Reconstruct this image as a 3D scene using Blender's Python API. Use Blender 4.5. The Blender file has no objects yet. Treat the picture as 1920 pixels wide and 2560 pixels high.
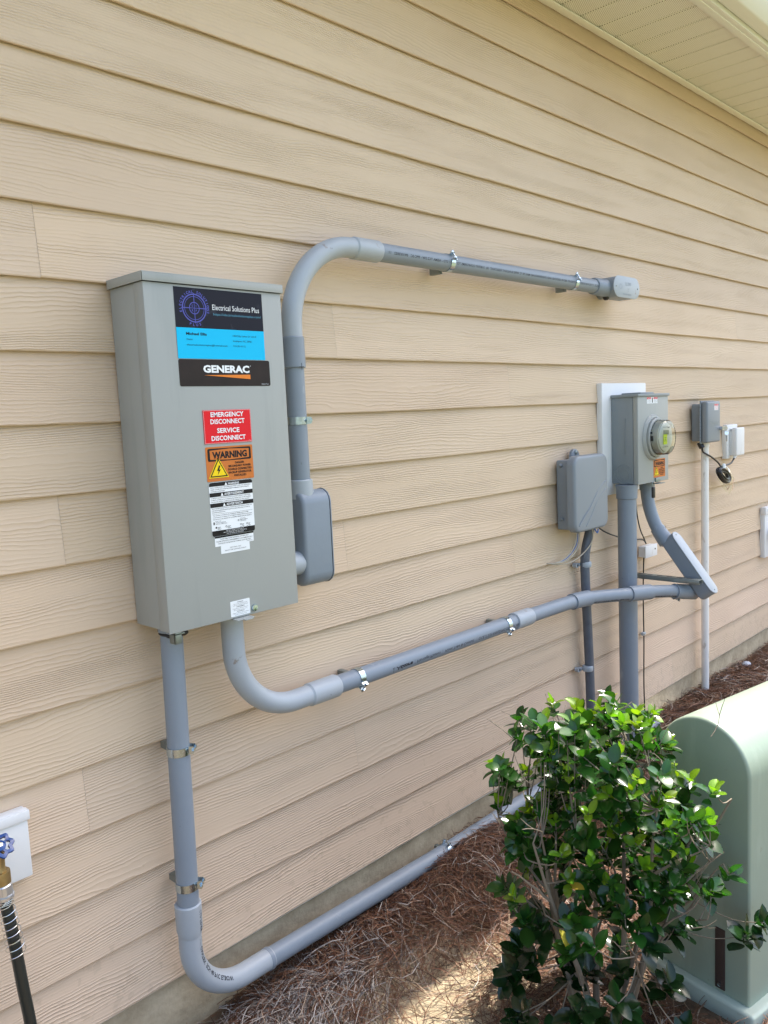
import bpy, bmesh, math, random
import numpy as np
from mathutils import Vector, Matrix
from math import radians, sin, cos, pi, sqrt
random.seed(7); rng = np.random.default_rng(11)

# ------------------------------------------------------------------ camera
sc = bpy.context.scene
C = sc.collection
CAMP = (0.0, -2.00603, 1.78002)
r_ = Vector((0.69387488, -0.71862262, -0.04603456)); u_ = Vector((0.11444757, 0.04693882, 0.99231976)); f_ = Vector((0.71094262, 0.69381429, -0.11481428))
cam = bpy.data.cameras.new('camera'); cam.sensor_fit = 'VERTICAL'; cam.sensor_height = 24.0
cam.lens = 2050 / 2560 * 24.0; cam.clip_start = 0.02; cam.clip_end = 500
co = bpy.data.objects.new('camera', cam); C.objects.link(co)
co.matrix_world = Matrix(((r_.x, u_.x, -f_.x, CAMP[0]), (r_.y, u_.y, -f_.y, CAMP[1]), (r_.z, u_.z, -f_.z, CAMP[2]), (0, 0, 0, 1)))
sc.camera = co
# ------------------------------------------------------------------ world and sun
SUN = Vector((0.50, -0.048, 1.0)).normalized()
el = math.asin(SUN.z); az = math.atan2(SUN.x, SUN.y)
w = bpy.data.worlds.new('World'); sc.world = w; w.use_nodes = True
nt = w.node_tree; sky = nt.nodes.new('ShaderNodeTexSky'); sky.sky_type = 'NISHITA'; sky.sun_disc = False
sky.sun_elevation = el; sky.sun_rotation = az; sky.dust_density = 4.0; sky.air_density = 1.0
nt.links.new(sky.outputs[0], nt.nodes['Background'].inputs[0]); nt.nodes['Background'].inputs[1].default_value = 0.15
sl = bpy.data.lights.new('sun', 'SUN'); sl.energy = 2.5; sl.angle = radians(0.53); sl.color = (1, 0.95, 0.87)
so = bpy.data.objects.new('sun', sl); C.objects.link(so); so.rotation_euler = SUN.to_track_quat('Z', 'Y').to_euler()
vs = sc.view_settings; vs.view_transform = 'Standard'; vs.look = 'None'; vs.gamma = 1; vs.exposure = 1.72

# ------------------------------------------------------------------ helpers
def new_mat(name, col, rough=.5, metal=0, spec=.5, bump=None, var=None, coat=0, sss=0):
    m = bpy.data.materials.new(name); m.use_nodes = True; n = m.node_tree.nodes; l = m.node_tree.links
    p = n['Principled BSDF']; p.inputs['Base Color'].default_value = (*col, 1); p.inputs['Roughness'].default_value = rough
    p.inputs['Metallic'].default_value = metal; p.inputs['Specular IOR Level'].default_value = spec
    if coat: p.inputs['Coat Weight'].default_value = coat; p.inputs['Coat Roughness'].default_value = .2
    tc = n.new('ShaderNodeTexCoord')
    if var:
        amt, sc_ = var
        t = n.new('ShaderNodeTexNoise'); t.inputs['Scale'].default_value = sc_; t.inputs['Detail'].default_value = 6; t.inputs['Roughness'].default_value = .65
        l.new(tc.outputs['Object'], t.inputs['Vector'])
        mx = n.new('ShaderNodeMix'); mx.data_type = 'RGBA'
        mx.inputs[6].default_value = (*[c*(1-amt) for c in col], 1); mx.inputs[7].default_value = (*[min(1, c*(1+amt)) for c in col], 1)
        l.new(t.outputs[0], mx.inputs[0]); l.new(mx.outputs[2], p.inputs['Base Color'])
        mr = n.new('ShaderNodeMapRange'); mr.inputs[3].default_value = max(0, rough-.09); mr.inputs[4].default_value = min(1, rough+.12)
        l.new(t.outputs[0], mr.inputs[0]); l.new(mr.outputs[0], p.inputs['Roughness'])
    if bump:
        amt, sc_ = bump
        t = n.new('ShaderNodeTexNoise'); t.inputs['Scale'].default_value = sc_; t.inputs['Detail'].default_value = 4
        l.new(tc.outputs['Object'], t.inputs['Vector'])
        b = n.new('ShaderNodeBump'); b.inputs['Distance'].default_value = amt; b.inputs['Strength'].default_value = .6
        l.new(t.outputs[0], b.inputs['Height']); l.new(b.outputs[0], p.inputs['Normal'])
    return m

WL = {}
def thing(name, label, cat, loc, group=None):
    o = bpy.data.objects.new(name, None); C.objects.link(o); o.location = loc; o.empty_display_size = .05
    o['label'] = label; o['category'] = cat
    if group: o['group'] = group
    WL[o] = Vector(loc); return o
def make_mesh(name, geos, off=(0, 0, 0), smooth=True, ang=32):
    V = []; F = []
    for g in geos:
        v, f = g; n0 = len(V); V.extend(v); F.extend([tuple(i+n0 for i in ff) for ff in f])
    V = [(a[0]-off[0], a[1]-off[1], a[2]-off[2]) for a in V]
    m = bpy.data.meshes.new(name); m.from_pydata(V, [], F); m.validate()
    if smooth:
        m.polygons.foreach_set('use_smooth', [True]*len(m.polygons)); m.set_sharp_from_angle(angle=radians(ang))
    m.update(); return m
def part(name, geos, mat, parent, smooth=True, ang=32, label=None):
    off = WL[parent]; me = make_mesh(name, geos, off, smooth, ang); me.materials.append(mat)
    o = bpy.data.objects.new(name, me); C.objects.link(o); o.parent = parent; WL[o] = off
    if label: o['label'] = label
    return o
def parts(name, geos, mat, parent, smooth=True, ang=32):
    return [part(name, [g], mat, parent, smooth, ang) for g in geos]
def solo(name, geos, mat, label, cat, loc, group=None, kind=None, smooth=True, ang=32):
    me = make_mesh(name, geos, loc, smooth, ang); me.materials.append(mat)
    o = bpy.data.objects.new(name, me); C.objects.link(o); o.location = loc; WL[o] = Vector(loc)
    if label: o['label'] = label; o['category'] = cat
    if group: o['group'] = group
    if kind: o['kind'] = kind
    return o
def _bm_out(bm, M=None):
    if M is not None: bm.transform(M)
    bm.normal_update()
    v = [tuple(x.co) for x in bm.verts]; bm.verts.index_update()
    f = [tuple(x.index for x in ff.verts) for ff in bm.faces]; bm.free(); return v, f
def box(x0, x1, y0, y1, z0, z1, bev=0, seg=2, M=None):
    bm = bmesh.new(); bmesh.ops.create_cube(bm, size=1)
    for v in bm.verts:
        v.co = ((x0+x1)/2+v.co.x*(x1-x0), (y0+y1)/2+v.co.y*(y1-y0), (z0+z1)/2+v.co.z*(z1-z0))
    if bev: bmesh.ops.bevel(bm, geom=bm.edges[:], offset=bev, segments=seg, profile=.5, affect='EDGES')
    return _bm_out(bm, M)
def prism(poly, d, M=None, bev=0, seg=2, z0=0):
    """polygon in local xy extruded z0..z0+d"""
    bm = bmesh.new(); vs_ = [bm.verts.new((p[0], p[1], z0)) for p in poly]; f = bm.faces.new(vs_)
    r = bmesh.ops.extrude_face_region(bm, geom=[f]); top = [g for g in r['geom'] if isinstance(g, bmesh.types.BMVert)]
    for v in top: v.co.z += d
    bmesh.ops.recalc_face_normals(bm, faces=bm.faces[:])
    if bev:
        zt = z0+d
        ed = [e for e in bm.edges if abs(e.verts[0].co.z-e.verts[1].co.z) < 1e-7 and abs(e.verts[0].co.z-zt) < 1e-6]
        bmesh.ops.bevel(bm, geom=ed, offset=bev, segments=seg, profile=.5, affect='EDGES')
    return _bm_out(bm, M)
def stadium(L, W, n=8):
    r = W/2; a = L/2-r; P = []
    for i in range(n+1):
        t = -pi/2+pi*i/n; P.append((a+r*cos(t), r*sin(t)))
    for i in range(n+1):
        t = pi/2+pi*i/n; P.append((-a+r*cos(t), r*sin(t)))
    return P
def rrect(x0, y0, x1, y1, r, n=5):
    P = []
    for cx, cy, a0 in ((x1-r, y0+r, -pi/2), (x1-r, y1-r, 0), (x0+r, y1-r, pi/2), (x0+r, y0+r, pi)):
        for i in range(n+1): t = a0+pi/2*i/n; P.append((cx+r*cos(t), cy+r*sin(t)))
    return P
def frame(o, x, z):
    """matrix with local x, local z (normal), y = z cross x"""
    x = Vector(x).normalized(); z = Vector(z).normalized(); y = z.cross(x).normalized(); x = y.cross(z)
    return Matrix(((x.x, y.x, z.x, o[0]), (x.y, y.y, z.y, o[1]), (x.z, y.z, z.z, o[2]), (0, 0, 0, 1)))
def round_path(pts, R, n=14):
    pts = [Vector(p) for p in pts]; out = [pts[0]]
    for i in range(1, len(pts)-1):
        a, b, c = pts[i-1], pts[i], pts[i+1]; d1 = (a-b).normalized(); d2 = (c-b).normalized()
        th = d1.angle(d2); rr = R[i-1] if isinstance(R, (list, tuple)) else R
        if th > radians(178): out.append(b); continue
        t = rr/math.tan(th/2); p1 = b+d1*t; p2 = b+d2*t; cen = b+(d1+d2).normalized()*(rr/sin(th/2))
        v1 = p1-cen; v2 = p2-cen; om = v1.angle(v2)
        for k in range(n+1):
            s = k/n; out.append(cen+(v1*sin((1-s)*om)+v2*sin(s*om))/sin(om))
    out.append(pts[-1]); return out
def tangents(P):
    T = []
    for i in range(len(P)):
        a = P[max(0, i-1)]; b = P[min(len(P)-1, i+1)]; T.append((Vector(b)-Vector(a)).normalized())
    return T
def tube(P, r, seg=24, cap=True, up=None):
    P = [Vector(p) for p in P]; T = tangents(P); n = len(P)
    rr = [r]*n if not isinstance(r, (list, tuple)) else r
    e = Vector(up) if up else (Vector((0, 0, 1)) if abs(T[0].z) < .9 else Vector((1, 0, 0)))
    V = []; F = []
    for i in range(n):
        e = (e-T[i]*e.dot(T[i])).normalized(); g = T[i].cross(e)
        for k in range(seg):
            a = 2*pi*k/seg; V.append(tuple(P[i]+(e*cos(a)+g*sin(a))*rr[i]))
    for i in range(n-1):
        for k in range(seg):
            k2 = (k+1) % seg; F.append((i*seg+k, i*seg+k2, (i+1)*seg+k2, (i+1)*seg+k))
    if cap: F.append(tuple(range(seg))[::-1]); F.append(tuple((n-1)*seg+k for k in range(seg)))
    return V, F
def cyl(a, b, r, seg=24, r2=None, bev=0):
    a = Vector(a); b = Vector(b); r2 = r if r2 is None else r2
    if bev:
        d = (b-a).normalized(); return tube([a, a+d*bev, b-d*bev, b], [r-bev, r, r2, r2-bev], seg)
    return tube([a, b], [r, r2], seg)
def lathe(prof, M, seg=32):
    V = []; F = []
    for (r, h) in prof:
        for k in range(seg):
            a = 2*pi*k/seg; V.append(tuple(M @ Vector((max(r, 1e-5)*cos(a), max(r, 1e-5)*sin(a), h))))
    for i in range(len(prof)-1):
        for k in range(seg):
            k2 = (k+1) % seg; F.append((i*seg+k, i*seg+k2, (i+1)*seg+k2, (i+1)*seg+k))
    F.append(tuple(range(seg))[::-1]); F.append(tuple((len(prof)-1)*seg+k for k in range(seg)))
    return V, F
def sphere(c, r, seg=16, sq=(1, 1, 1)):
    prof = [(r*sin(pi*i/10), -r*cos(pi*i/10)) for i in range(11)]
    v, f = lathe(prof, Matrix.Identity(4), seg)
    return [(c[0]+a[0]*sq[0], c[1]+a[1]*sq[1], c[2]+a[2]*sq[2]) for a in v], f
def sub_path(P, s0, s1, n=24):
    """piece of path between arc lengths"""
    P = [Vector(p) for p in P]; L = [0]
    for i in range(1, len(P)): L.append(L[-1]+(P[i]-P[i-1]).length)
    def at(s):
        s = max(0, min(L[-1], s))
        for i in range(1, len(P)):
            if s <= L[i]+1e-9:
                t = (s-L[i-1])/max(1e-9, L[i]-L[i-1]); return P[i-1].lerp(P[i], t)
        return P[-1]
    return [at(s0+(s1-s0)*i/n) for i in range(n+1)]

# text ------------------------------------------------------------------
_tc = {}
def text_geo(s, bold=0.0, res=2):
    key = (s, bold, res)
    if key in _tc: return _tc[key]
    cu = bpy.data.curves.new('t', 'FONT'); cu.body = s; cu.size = 1; cu.resolution_u = res; cu.offset = bold; cu.fill_mode = 'FRONT'
    o = bpy.data.objects.new('t', cu); C.objects.link(o); bpy.context.view_layer.update()
    me = bpy.data.meshes.new_from_object(o.evaluated_get(bpy.context.evaluated_depsgraph_get()))
    V = np.array([v.co[:] for v in me.vertices]) if len(me.vertices) else np.zeros((0, 3)); F = [tuple(p.vertices) for p in me.polygons]
    bpy.data.objects.remove(o); bpy.data.curves.remove(cu); bpy.data.meshes.remove(me)
    _tc[key] = (V, F); return V, F
CAPH = 0.73
def text2d(s, x, y, h, align='C', w=None, bold=0, rot=0, res=2):
    """returns 2d verts, faces; h cap height, baseline at y, w = fit width"""
    V, F = text_geo(s, bold, res)
    if len(V) == 0: return V, F
    V = V.copy(); x0, x1 = V[:, 0].min(), V[:, 0].max(); V[:, 0] -= x0; W = x1-x0; k = h/CAPH
    kx = w/W if w else k
    V[:, 0] *= kx; V[:, 1] *= k; W *= kx
    V[:, 0] -= {'C': W/2, 'L': 0, 'R': W}[align]
    if rot:
        c, s_ = cos(rot), sin(rot); V[:, :2] = np.stack([V[:, 0]*c-V[:, 1]*s_, V[:, 0]*s_+V[:, 1]*c], 1)
    V[:, 0] += x; V[:, 1] += y
    return V, F
def text_on(s, x, y, h, M, lift, **k):
    V, F = text2d(s, x, y, h, **k); return [tuple(M @ Vector((v[0], v[1], lift))) for v in V], F
def poly_on(P, M, lift): return [tuple(M @ Vector((p[0], p[1], lift))) for p in P], [tuple(range(len(P)))]
def ring_on(cx, cy, r0, r1, M, lift, a0=0, a1=2*pi, n=40):
    V = []; F = []
    for i in range(n+1):
        a = a0+(a1-a0)*i/n
        for r in (r0, r1): V.append(tuple(M @ Vector((cx+r*cos(a), cy+r*sin(a), lift))))
    for i in range(n): F.append((2*i, 2*i+1, 2*i+3, 2*i+2))
    return V, F
def text_wrap(s, path, R, s0, ang, h, w=None, flip=False, bold=0.0):
    """print wrapped on a tube following path; s0 arc position of the text start, ang from outward (-y)"""
    V, F = text2d(s, 0, -h/2, h, align='L', w=w, bold=bold); P = [Vector(p) for p in path]; L = [0]; T = tangents(P)
    for i in range(1, len(P)): L.append(L[-1]+(P[i]-P[i-1]).length)
    out = []; j = 1
    for v in V:
        d = s0-v[0] if flip else s0+v[0]; vv = -v[1] if flip else v[1]
        d = max(0, min(L[-1], d)); j = 1
        while j < len(P)-1 and L[j] < d: j += 1
        t = (d-L[j-1])/max(1e-9, L[j]-L[j-1]); p = P[j-1].lerp(P[j], t); tt = T[j-1].lerp(T[j], t).normalized()
        e = Vector((0, -1, 0)); e = (e-tt*e.dot(tt)).normalized(); g = e.cross(tt)*-1
        a = ang+vv/R; out.append(tuple(p+(e*cos(a)+g*sin(a))*(R+.0004)))
    return out, F

# materials ---------------------------------------------------------------
M = {}
def mk(k, *a, **kw): M[k] = new_mat(k, *a, **kw)
def stain(k, col, scale, thr, amt, stretch=(1, 1, 1), detail=5):
    """sparse dirt, scuffs or rub marks of their own colour over a finished paint"""
    m = M[k]; n = m.node_tree.nodes; l = m.node_tree.links; p = n['Principled BSDF']; inp = p.inputs['Base Color']
    src = inp.links[0].from_socket if inp.links else None
    tc = n.new('ShaderNodeTexCoord'); mp = n.new('ShaderNodeMapping'); mp.inputs['Scale'].default_value = stretch; l.new(tc.outputs['Object'], mp.inputs[0])
    t = n.new('ShaderNodeTexNoise'); t.inputs['Scale'].default_value = scale; t.inputs['Detail'].default_value = detail; t.inputs['Roughness'].default_value = .6; l.new(mp.outputs[0], t.inputs['Vector'])
    mr = n.new('ShaderNodeMapRange'); mr.inputs[1].default_value = thr; mr.inputs[2].default_value = thr+.07; mr.inputs[4].default_value = amt; l.new(t.outputs[0], mr.inputs[0])
    mx = n.new('ShaderNodeMix'); mx.data_type = 'RGBA'; l.new(mr.outputs[0], mx.inputs[0]); mx.inputs[7].default_value = (*col, 1)
    if src: l.new(src, mx.inputs[6])
    else: mx.inputs[6].default_value = inp.default_value
    l.new(mx.outputs[2], inp)
mk('pvc', (.220, .260, .302), .42, var=(.07, 9), bump=(.0006, 60))
mk('pvc_light', (.36, .40, .43), .40, var=(.07, 14), bump=(.0006, 50))
mk('pvc_dark', (.10, .115, .14), .4, var=(.35, 22), bump=(.0008, 60))
mk('enclosure_paint', (.335, .352, .332), .48, var=(.03, 5), bump=(.0003, 220))
mk('enclosure_blue', (.235, .265, .275), .45, var=(.04, 6), bump=(.0003, 200))
mk('telecom_plastic', (.215, .245, .27), .42, var=(.04, 8), bump=(.0003, 200))
mk('zinc', (.48, .58, .64), .20, metal=1, var=(.15, 60))
mk('yellow_zinc', (.70, .62, .35), .28, metal=1, var=(.15, 60))
mk('galvanised', (.26, .30, .30), .38, metal=.85, var=(.2, 40))
mk('black', (.015, .015, .016), .4)
mk('black_rubber', (.012, .012, .013), .32, bump=(.0004, 90))
mk('white_trim', (.74, .75, .74), .5, var=(.04, 12), bump=(.0004, 90))
mk('white_pvc', (.80, .79, .75), .38, var=(.07, 12))
mk('s_white', (.80, .83, .84), .5, spec=.22)
mk('s_black', (.012, .011, .012), .5, spec=.22)
mk('s_navy', (.006, .007, .016), .5, spec=.22)
mk('s_cyan', (.0, .48, .80), .5, spec=.22)
mk('s_red', (.70, .012, .02), .5, spec=.22)
mk('s_orange', (.56, .17, .035), .5, spec=.22)
mk('s_brightorange', (.75, .22, .03), .5, spec=.22)
mk('s_brown', (.020, .013, .011), .5, spec=.25, var=(.6, 25))
mk('s_yellow', (.85, .62, .01), .5, spec=.22)
mk('s_lime', (.75, .95, .02), .5)
mk('s_indigo', (.10, .11, .42), .5, spec=.22)
mk('s_teal', (.10, .30, .42), .5, spec=.22)
mk('ink', (.012, .015, .025), .5)
mk('brass', (.42, .31, .15), .45, metal=1, var=(.35, 40), bump=(.0006, 80))
mk('blue_enamel', (.006, .055, .22), .3, coat=.3, var=(.4, 60))
mk('chrome', (.75, .76, .78), .2, metal=1)
mk('hose_green', (.02, .025, .022), .3, bump=(.0006, 60))
mk('aluminium', (.70, .72, .74), .33, metal=.9, var=(.1, 50))
mk('wire_beige', (.48, .42, .32), .45)
mk('wire_blue', (.04, .14, .42), .4)
mk('pedestal_green', (.28, .345, .265), .33, var=(.045, 6), bump=(.0003, 120))
mk('pedestal_base', (.38, .45, .38), .5, var=(.08, 10))
mk('rust', (.05, .03, .022), .8, var=(.3, 30))
mk('bark', (.20, .165, .12), .85, var=(.25, 50), bump=(.002, 70))
mk('twig', (.17, .085, .04), .8, var=(.25, 50))
mk('seal', (.02, .02, .022), .5)
mk('lcd', (.22, .26, .20), .3)
mk('dial_face', (.62, .63, .60), .5)
mk('soffit_vinyl', (.82, .80, .69), .5, var=(.03, 5))
mk('gutter_metal', (.75, .75, .66), .35, var=(.03, 4))
mk('roofing', (.10, .09, .085), .9, var=(.3, 30))
mk('pebble', (.40, .44, .50), .7, var=(.3, 8))
mk('dry_leaf', (.30, .20, .12), .8, var=(.3, 20))
stain('pvc', (.42, .45, .48), 16, .64, .5, (1, 1, .3)); stain('pvc', (.10, .11, .12), 40, .70, .6)
stain('pvc_light', (.20, .14, .09), 22, .66, .7); stain('pvc_light', (.14, .15, .16), 60, .72, .8)
stain('pvc_dark', (.28, .29, .30), 14, .56, .6, (1, 1, .25))
stain('enclosure_paint', (.26, .29, .27), 1.6, .56, .35, (6, 6, .5)); stain('enclosure_paint', (.18, .18, .16), 55, .76, .7)
stain('pedestal_green', (.36, .43, .34), 2.2, .54, .5, (3, 3, .6)); stain('pedestal_green', (.20, .19, .13), 26, .68, .55)
stain('white_trim', (.48, .45, .38), 9, .62, .5, (1, 1, .4)); stain('white_pvc', (.45, .41, .34), 25, .60, .7, (1, 1, .3))
stain('s_navy', (.03, .035, .05), 30, .6, .6)
def glass_mat():
    m = bpy.data.materials.new('clear_glass'); m.use_nodes = True; n = m.node_tree.nodes; l = m.node_tree.links
    n.remove(n['Principled BSDF']); p = n.new('ShaderNodeBsdfGlossy'); p.inputs['Roughness'].default_value = .03; fr = n.new('ShaderNodeFresnel'); fr.inputs[0].default_value = 1.5
    tr = n.new('ShaderNodeBsdfTransparent'); tr.inputs[0].default_value = (.97, .98, .93, 1)
    mx = n.new('ShaderNodeMixShader'); l.new(fr.outputs[0], mx.inputs[0])
    l.new(tr.outputs[0], mx.inputs[1]); l.new(p.outputs[0], mx.inputs[2]); l.new(mx.outputs[0], n['Material Output'].inputs[0]); return m
M['glass'] = glass_mat()
def clearbag():
    m = glass_mat(); m.name = 'clear_film'; n = m.node_tree.nodes; f = [x for x in n if x.type == 'FRESNEL'][0]; f.inputs[0].default_value = 1.06
    return m
M['film'] = clearbag()

def siding_mat():
    m = bpy.data.materials.new('fibre_cement_siding'); m.use_nodes = True; n = m.node_tree.nodes; l = m.node_tree.links
    p = n['Principled BSDF']; p.inputs['Roughness'].default_value = .62; p.inputs['Specular IOR Level'].default_value = .35
    uv = n.new('ShaderNodeUVMap'); uv.uv_map = 'board'
    sep = n.new('ShaderNodeSeparateXYZ'); l.new(uv.outputs[0], sep.inputs[0])
    def math_(op, a, b=None, c=None):
        q = n.new('ShaderNodeMath'); q.operation = op
        for i, v in enumerate((a, b, c)):
            if v is None: continue
            if isinstance(v, (int, float)): q.inputs[i].default_value = v
            else: l.new(v, q.inputs[i])
        return q.outputs[0]
    def noise(su, sv, detail=2, rough=.5, seed=0.0, dist=0):
        cb = n.new('ShaderNodeCombineXYZ'); l.new(math_('MULTIPLY', sep.outputs[0], su), cb.inputs[0]); l.new(math_('MULTIPLY', sep.outputs[1], sv), cb.inputs[1]); cb.inputs[2].default_value = seed
        t = n.new('ShaderNodeTexNoise'); t.inputs['Scale'].default_value = 1; t.inputs['Detail'].default_value = detail; t.inputs['Roughness'].default_value = rough; t.inputs['Distortion'].default_value = dist
        l.new(cb.outputs[0], t.inputs['Vector']); return t.outputs[0]
    figure = noise(1.15, 6.5, 1.2, .4, 3.0, .25)
    wob = noise(14, 26, 2, .5, 9.0)
    # ring phase : fine parallel lines bent into cathedral figures
    ph = math_('ADD', math_('MULTIPLY', sep.outputs[1], 112.0), math_('ADD', math_('MULTIPLY', figure, 11.5), math_('MULTIPLY', wob, 1.3)))
    fr = math_('FRACT', ph)
    groove = math_('POWER', math_('ABSOLUTE', math_('SUBTRACT', math_('MULTIPLY', fr, 2), 1)), 2.2)
    amp = noise(1.6, 22, 2, .5, 21.0)
    ampr = n.new('ShaderNodeMapRange'); ampr.inputs[1].default_value = .36; ampr.inputs[2].default_value = .60; ampr.inputs[3].default_value = .12; ampr.inputs[4].default_value = 1.0
    l.new(amp, ampr.inputs[0])
    fine = noise(5, 420, 3, .6, 5.0)
    h = math_('ADD', math_('MULTIPLY', math_('MULTIPLY', groove, ampr.outputs[0]), 1.0), math_('MULTIPLY', fine, .35))
    b = n.new('ShaderNodeBump'); b.inputs['Distance'].default_value = .0014; b.inputs['Strength'].default_value = 1.0
    l.new(h, b.inputs['Height']); l.new(b.outputs[0], p.inputs['Normal'])
    tc = n.new('ShaderNodeTexCoord')
    t1 = n.new('ShaderNodeTexNoise'); t1.inputs['Scale'].default_value = 1.3; t1.inputs['Detail'].default_value = 7; t1.inputs['Roughness'].default_value = .6; l.new(tc.outputs['Object'], t1.inputs['Vector'])
    cr = n.new('ShaderNodeValToRGB'); e = cr.color_ramp.elements
    e[0].position = .3; e[0].color = (.610, .465, .325, 1); e[1].position = .72; e[1].color = (.675, .525, .375, 1)
    l.new(t1.outputs[0], cr.inputs[0])
    at = n.new('ShaderNodeAttribute'); at.attribute_name = 'tone'
    mx = n.new('ShaderNodeMix'); mx.data_type = 'RGBA'; mx.blend_type = 'MULTIPLY'; mx.inputs[0].default_value = 1
    l.new(cr.outputs[0], mx.inputs[6]); l.new(at.outputs['Color'], mx.inputs[7]); l.new(mx.outputs[2], p.inputs['Base Color'])
    sp = n.new('ShaderNodeSeparateXYZ'); l.new(tc.outputs['Object'], sp.inputs[0])
    spl = n.new('ShaderNodeTexNoise'); spl.inputs['Scale'].default_value = 38; spl.inputs['Detail'].default_value = 6; l.new(tc.outputs['Object'], spl.inputs['Vector'])
    lim = n.new('ShaderNodeMapRange'); lim.inputs[1].default_value = .15; lim.inputs[2].default_value = .75; lim.inputs[3].default_value = .52; lim.inputs[4].default_value = .80; l.new(sp.outputs[2], lim.inputs[0])
    df = math_('MULTIPLY', math_('SUBTRACT', spl.outputs[0], lim.outputs[0]), 5.0)
    cl_ = n.new('ShaderNodeClamp'); cl_.inputs[2].default_value = .16; l.new(df, cl_.inputs[0])
    mx2 = n.new('ShaderNodeMix'); mx2.data_type = 'RGBA'; mx2.inputs[7].default_value = (.30, .22, .13, 1)
    l.new(cl_.outputs[0], mx2.inputs[0]); l.new(mx.outputs[2], mx2.inputs[6]); l.new(mx2.outputs[2], p.inputs['Base Color'])
    return m
M['siding'] = siding_mat()

def concrete_mat():
    m = new_mat('stucco_foundation', (.25, .225, .165), .9); n = m.node_tree.nodes; l = m.node_tree.links; p = n['Principled BSDF']
    tc = n.new('ShaderNodeTexCoord'); t = n.new('ShaderNodeTexNoise'); t.inputs['Scale'].default_value = 9; t.inputs['Detail'].default_value = 9; t.inputs['Roughness'].default_value = .7
    l.new(tc.outputs['Object'], t.inputs['Vector']); cr = n.new('ShaderNodeValToRGB'); e = cr.color_ramp.elements
    e[0].position = .3; e[0].color = (.30, .235, .145, 1); e[1].position = .7; e[1].color = (.52, .43, .29, 1)
    l.new(t.outputs[0], cr.inputs[0]); l.new(cr.outputs[0], p.inputs['Base Color'])
    b = n.new('ShaderNodeBump'); b.inputs['Distance'].default_value = .006; b.inputs['Strength'].default_value = .7
    t2 = n.new('ShaderNodeTexNoise'); t2.inputs['Scale'].default_value = 45; t2.inputs['Detail'].default_value = 6; l.new(tc.outputs['Object'], t2.inputs['Vector'])
    l.new(t2.outputs[0], b.inputs['Height']); l.new(b.outputs[0], p.inputs['Normal']); return m
M['concrete'] = concrete_mat()

def ground_mat():
    m = new_mat('sandy_soil', (.2, .16, .1), .95); n = m.node_tree.nodes; l = m.node_tree.links; p = n['Principled BSDF']
    tc = n.new('ShaderNodeTexCoord'); t = n.new('ShaderNodeTexNoise'); t.inputs['Scale'].default_value = 16; t.inputs['Detail'].default_value = 10; t.inputs['Roughness'].default_value = .7
    l.new(tc.outputs['Object'], t.inputs['Vector']); cr = n.new('ShaderNodeValToRGB'); e = cr.color_ramp.elements
    e[0].position = .34; e[0].color = (.075, .048, .028, 1); e[1].position = .70; e[1].color = (.20, .145, .085, 1)
    l.new(t.outputs[0], cr.inputs[0])
    cs = n.new('ShaderNodeValToRGB'); e = cs.color_ramp.elements; e[0].position = .3; e[0].color = (.22, .165, .10, 1); e[1].position = .66; e[1].color = (.50, .41, .27, 1); l.new(t.outputs[0], cs.inputs[0])
    ds = n.new('ShaderNodeVectorMath'); ds.operation = 'DISTANCE'; ds.inputs[1].default_value = (1.68, -.52, .03); l.new(tc.outputs['Object'], ds.inputs[0])
    dn = n.new('ShaderNodeMath'); dn.operation = 'MULTIPLY_ADD'; dn.inputs[1].default_value = .35; l.new(t.outputs[0], dn.inputs[0]); l.new(ds.outputs['Value'], dn.inputs[2])
    dm = n.new('ShaderNodeMapRange'); dm.inputs[1].default_value = .62; dm.inputs[2].default_value = .44; l.new(dn.outputs[0], dm.inputs[0])
    sm = n.new('ShaderNodeMix'); sm.data_type = 'RGBA'; l.new(dm.outputs[0], sm.inputs[0]); l.new(cr.outputs[0], sm.inputs[6]); l.new(cs.outputs[0], sm.inputs[7])
    g = n.new('ShaderNodeTexNoise'); g.inputs['Scale'].default_value = 30; g.inputs['Detail'].default_value = 8; l.new(tc.outputs['Object'], g.inputs['Vector'])
    cg = n.new('ShaderNodeValToRGB'); e = cg.color_ramp.elements; e[0].color = (.09, .105, .04, 1); e[1].color = (.24, .24, .12, 1); l.new(g.outputs[0], cg.inputs[0])
    sp = n.new('ShaderNodeSeparateXYZ'); l.new(tc.outputs['Object'], sp.inputs[0])
    mr = n.new('ShaderNodeMapRange'); mr.inputs[1].default_value = -2.6; mr.inputs[2].default_value = -2.9; l.new(sp.outputs[1], mr.inputs[0])
    mx = n.new('ShaderNodeMix'); mx.data_type = 'RGBA'; l.new(mr.outputs[0], mx.inputs[0]); l.new(sm.outputs[2], mx.inputs[6]); l.new(cg.outputs[0], mx.inputs[7])
    l.new(mx.outputs[2], p.inputs['Base Color'])
    b = n.new('ShaderNodeBump'); b.inputs['Distance'].default_value = .01; b.inputs['Strength'].default_value = .8; l.new(t.outputs[0], b.inputs['Height']); l.new(b.outputs[0], p.inputs['Normal'])
    return m
M['ground'] = ground_mat()

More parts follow.
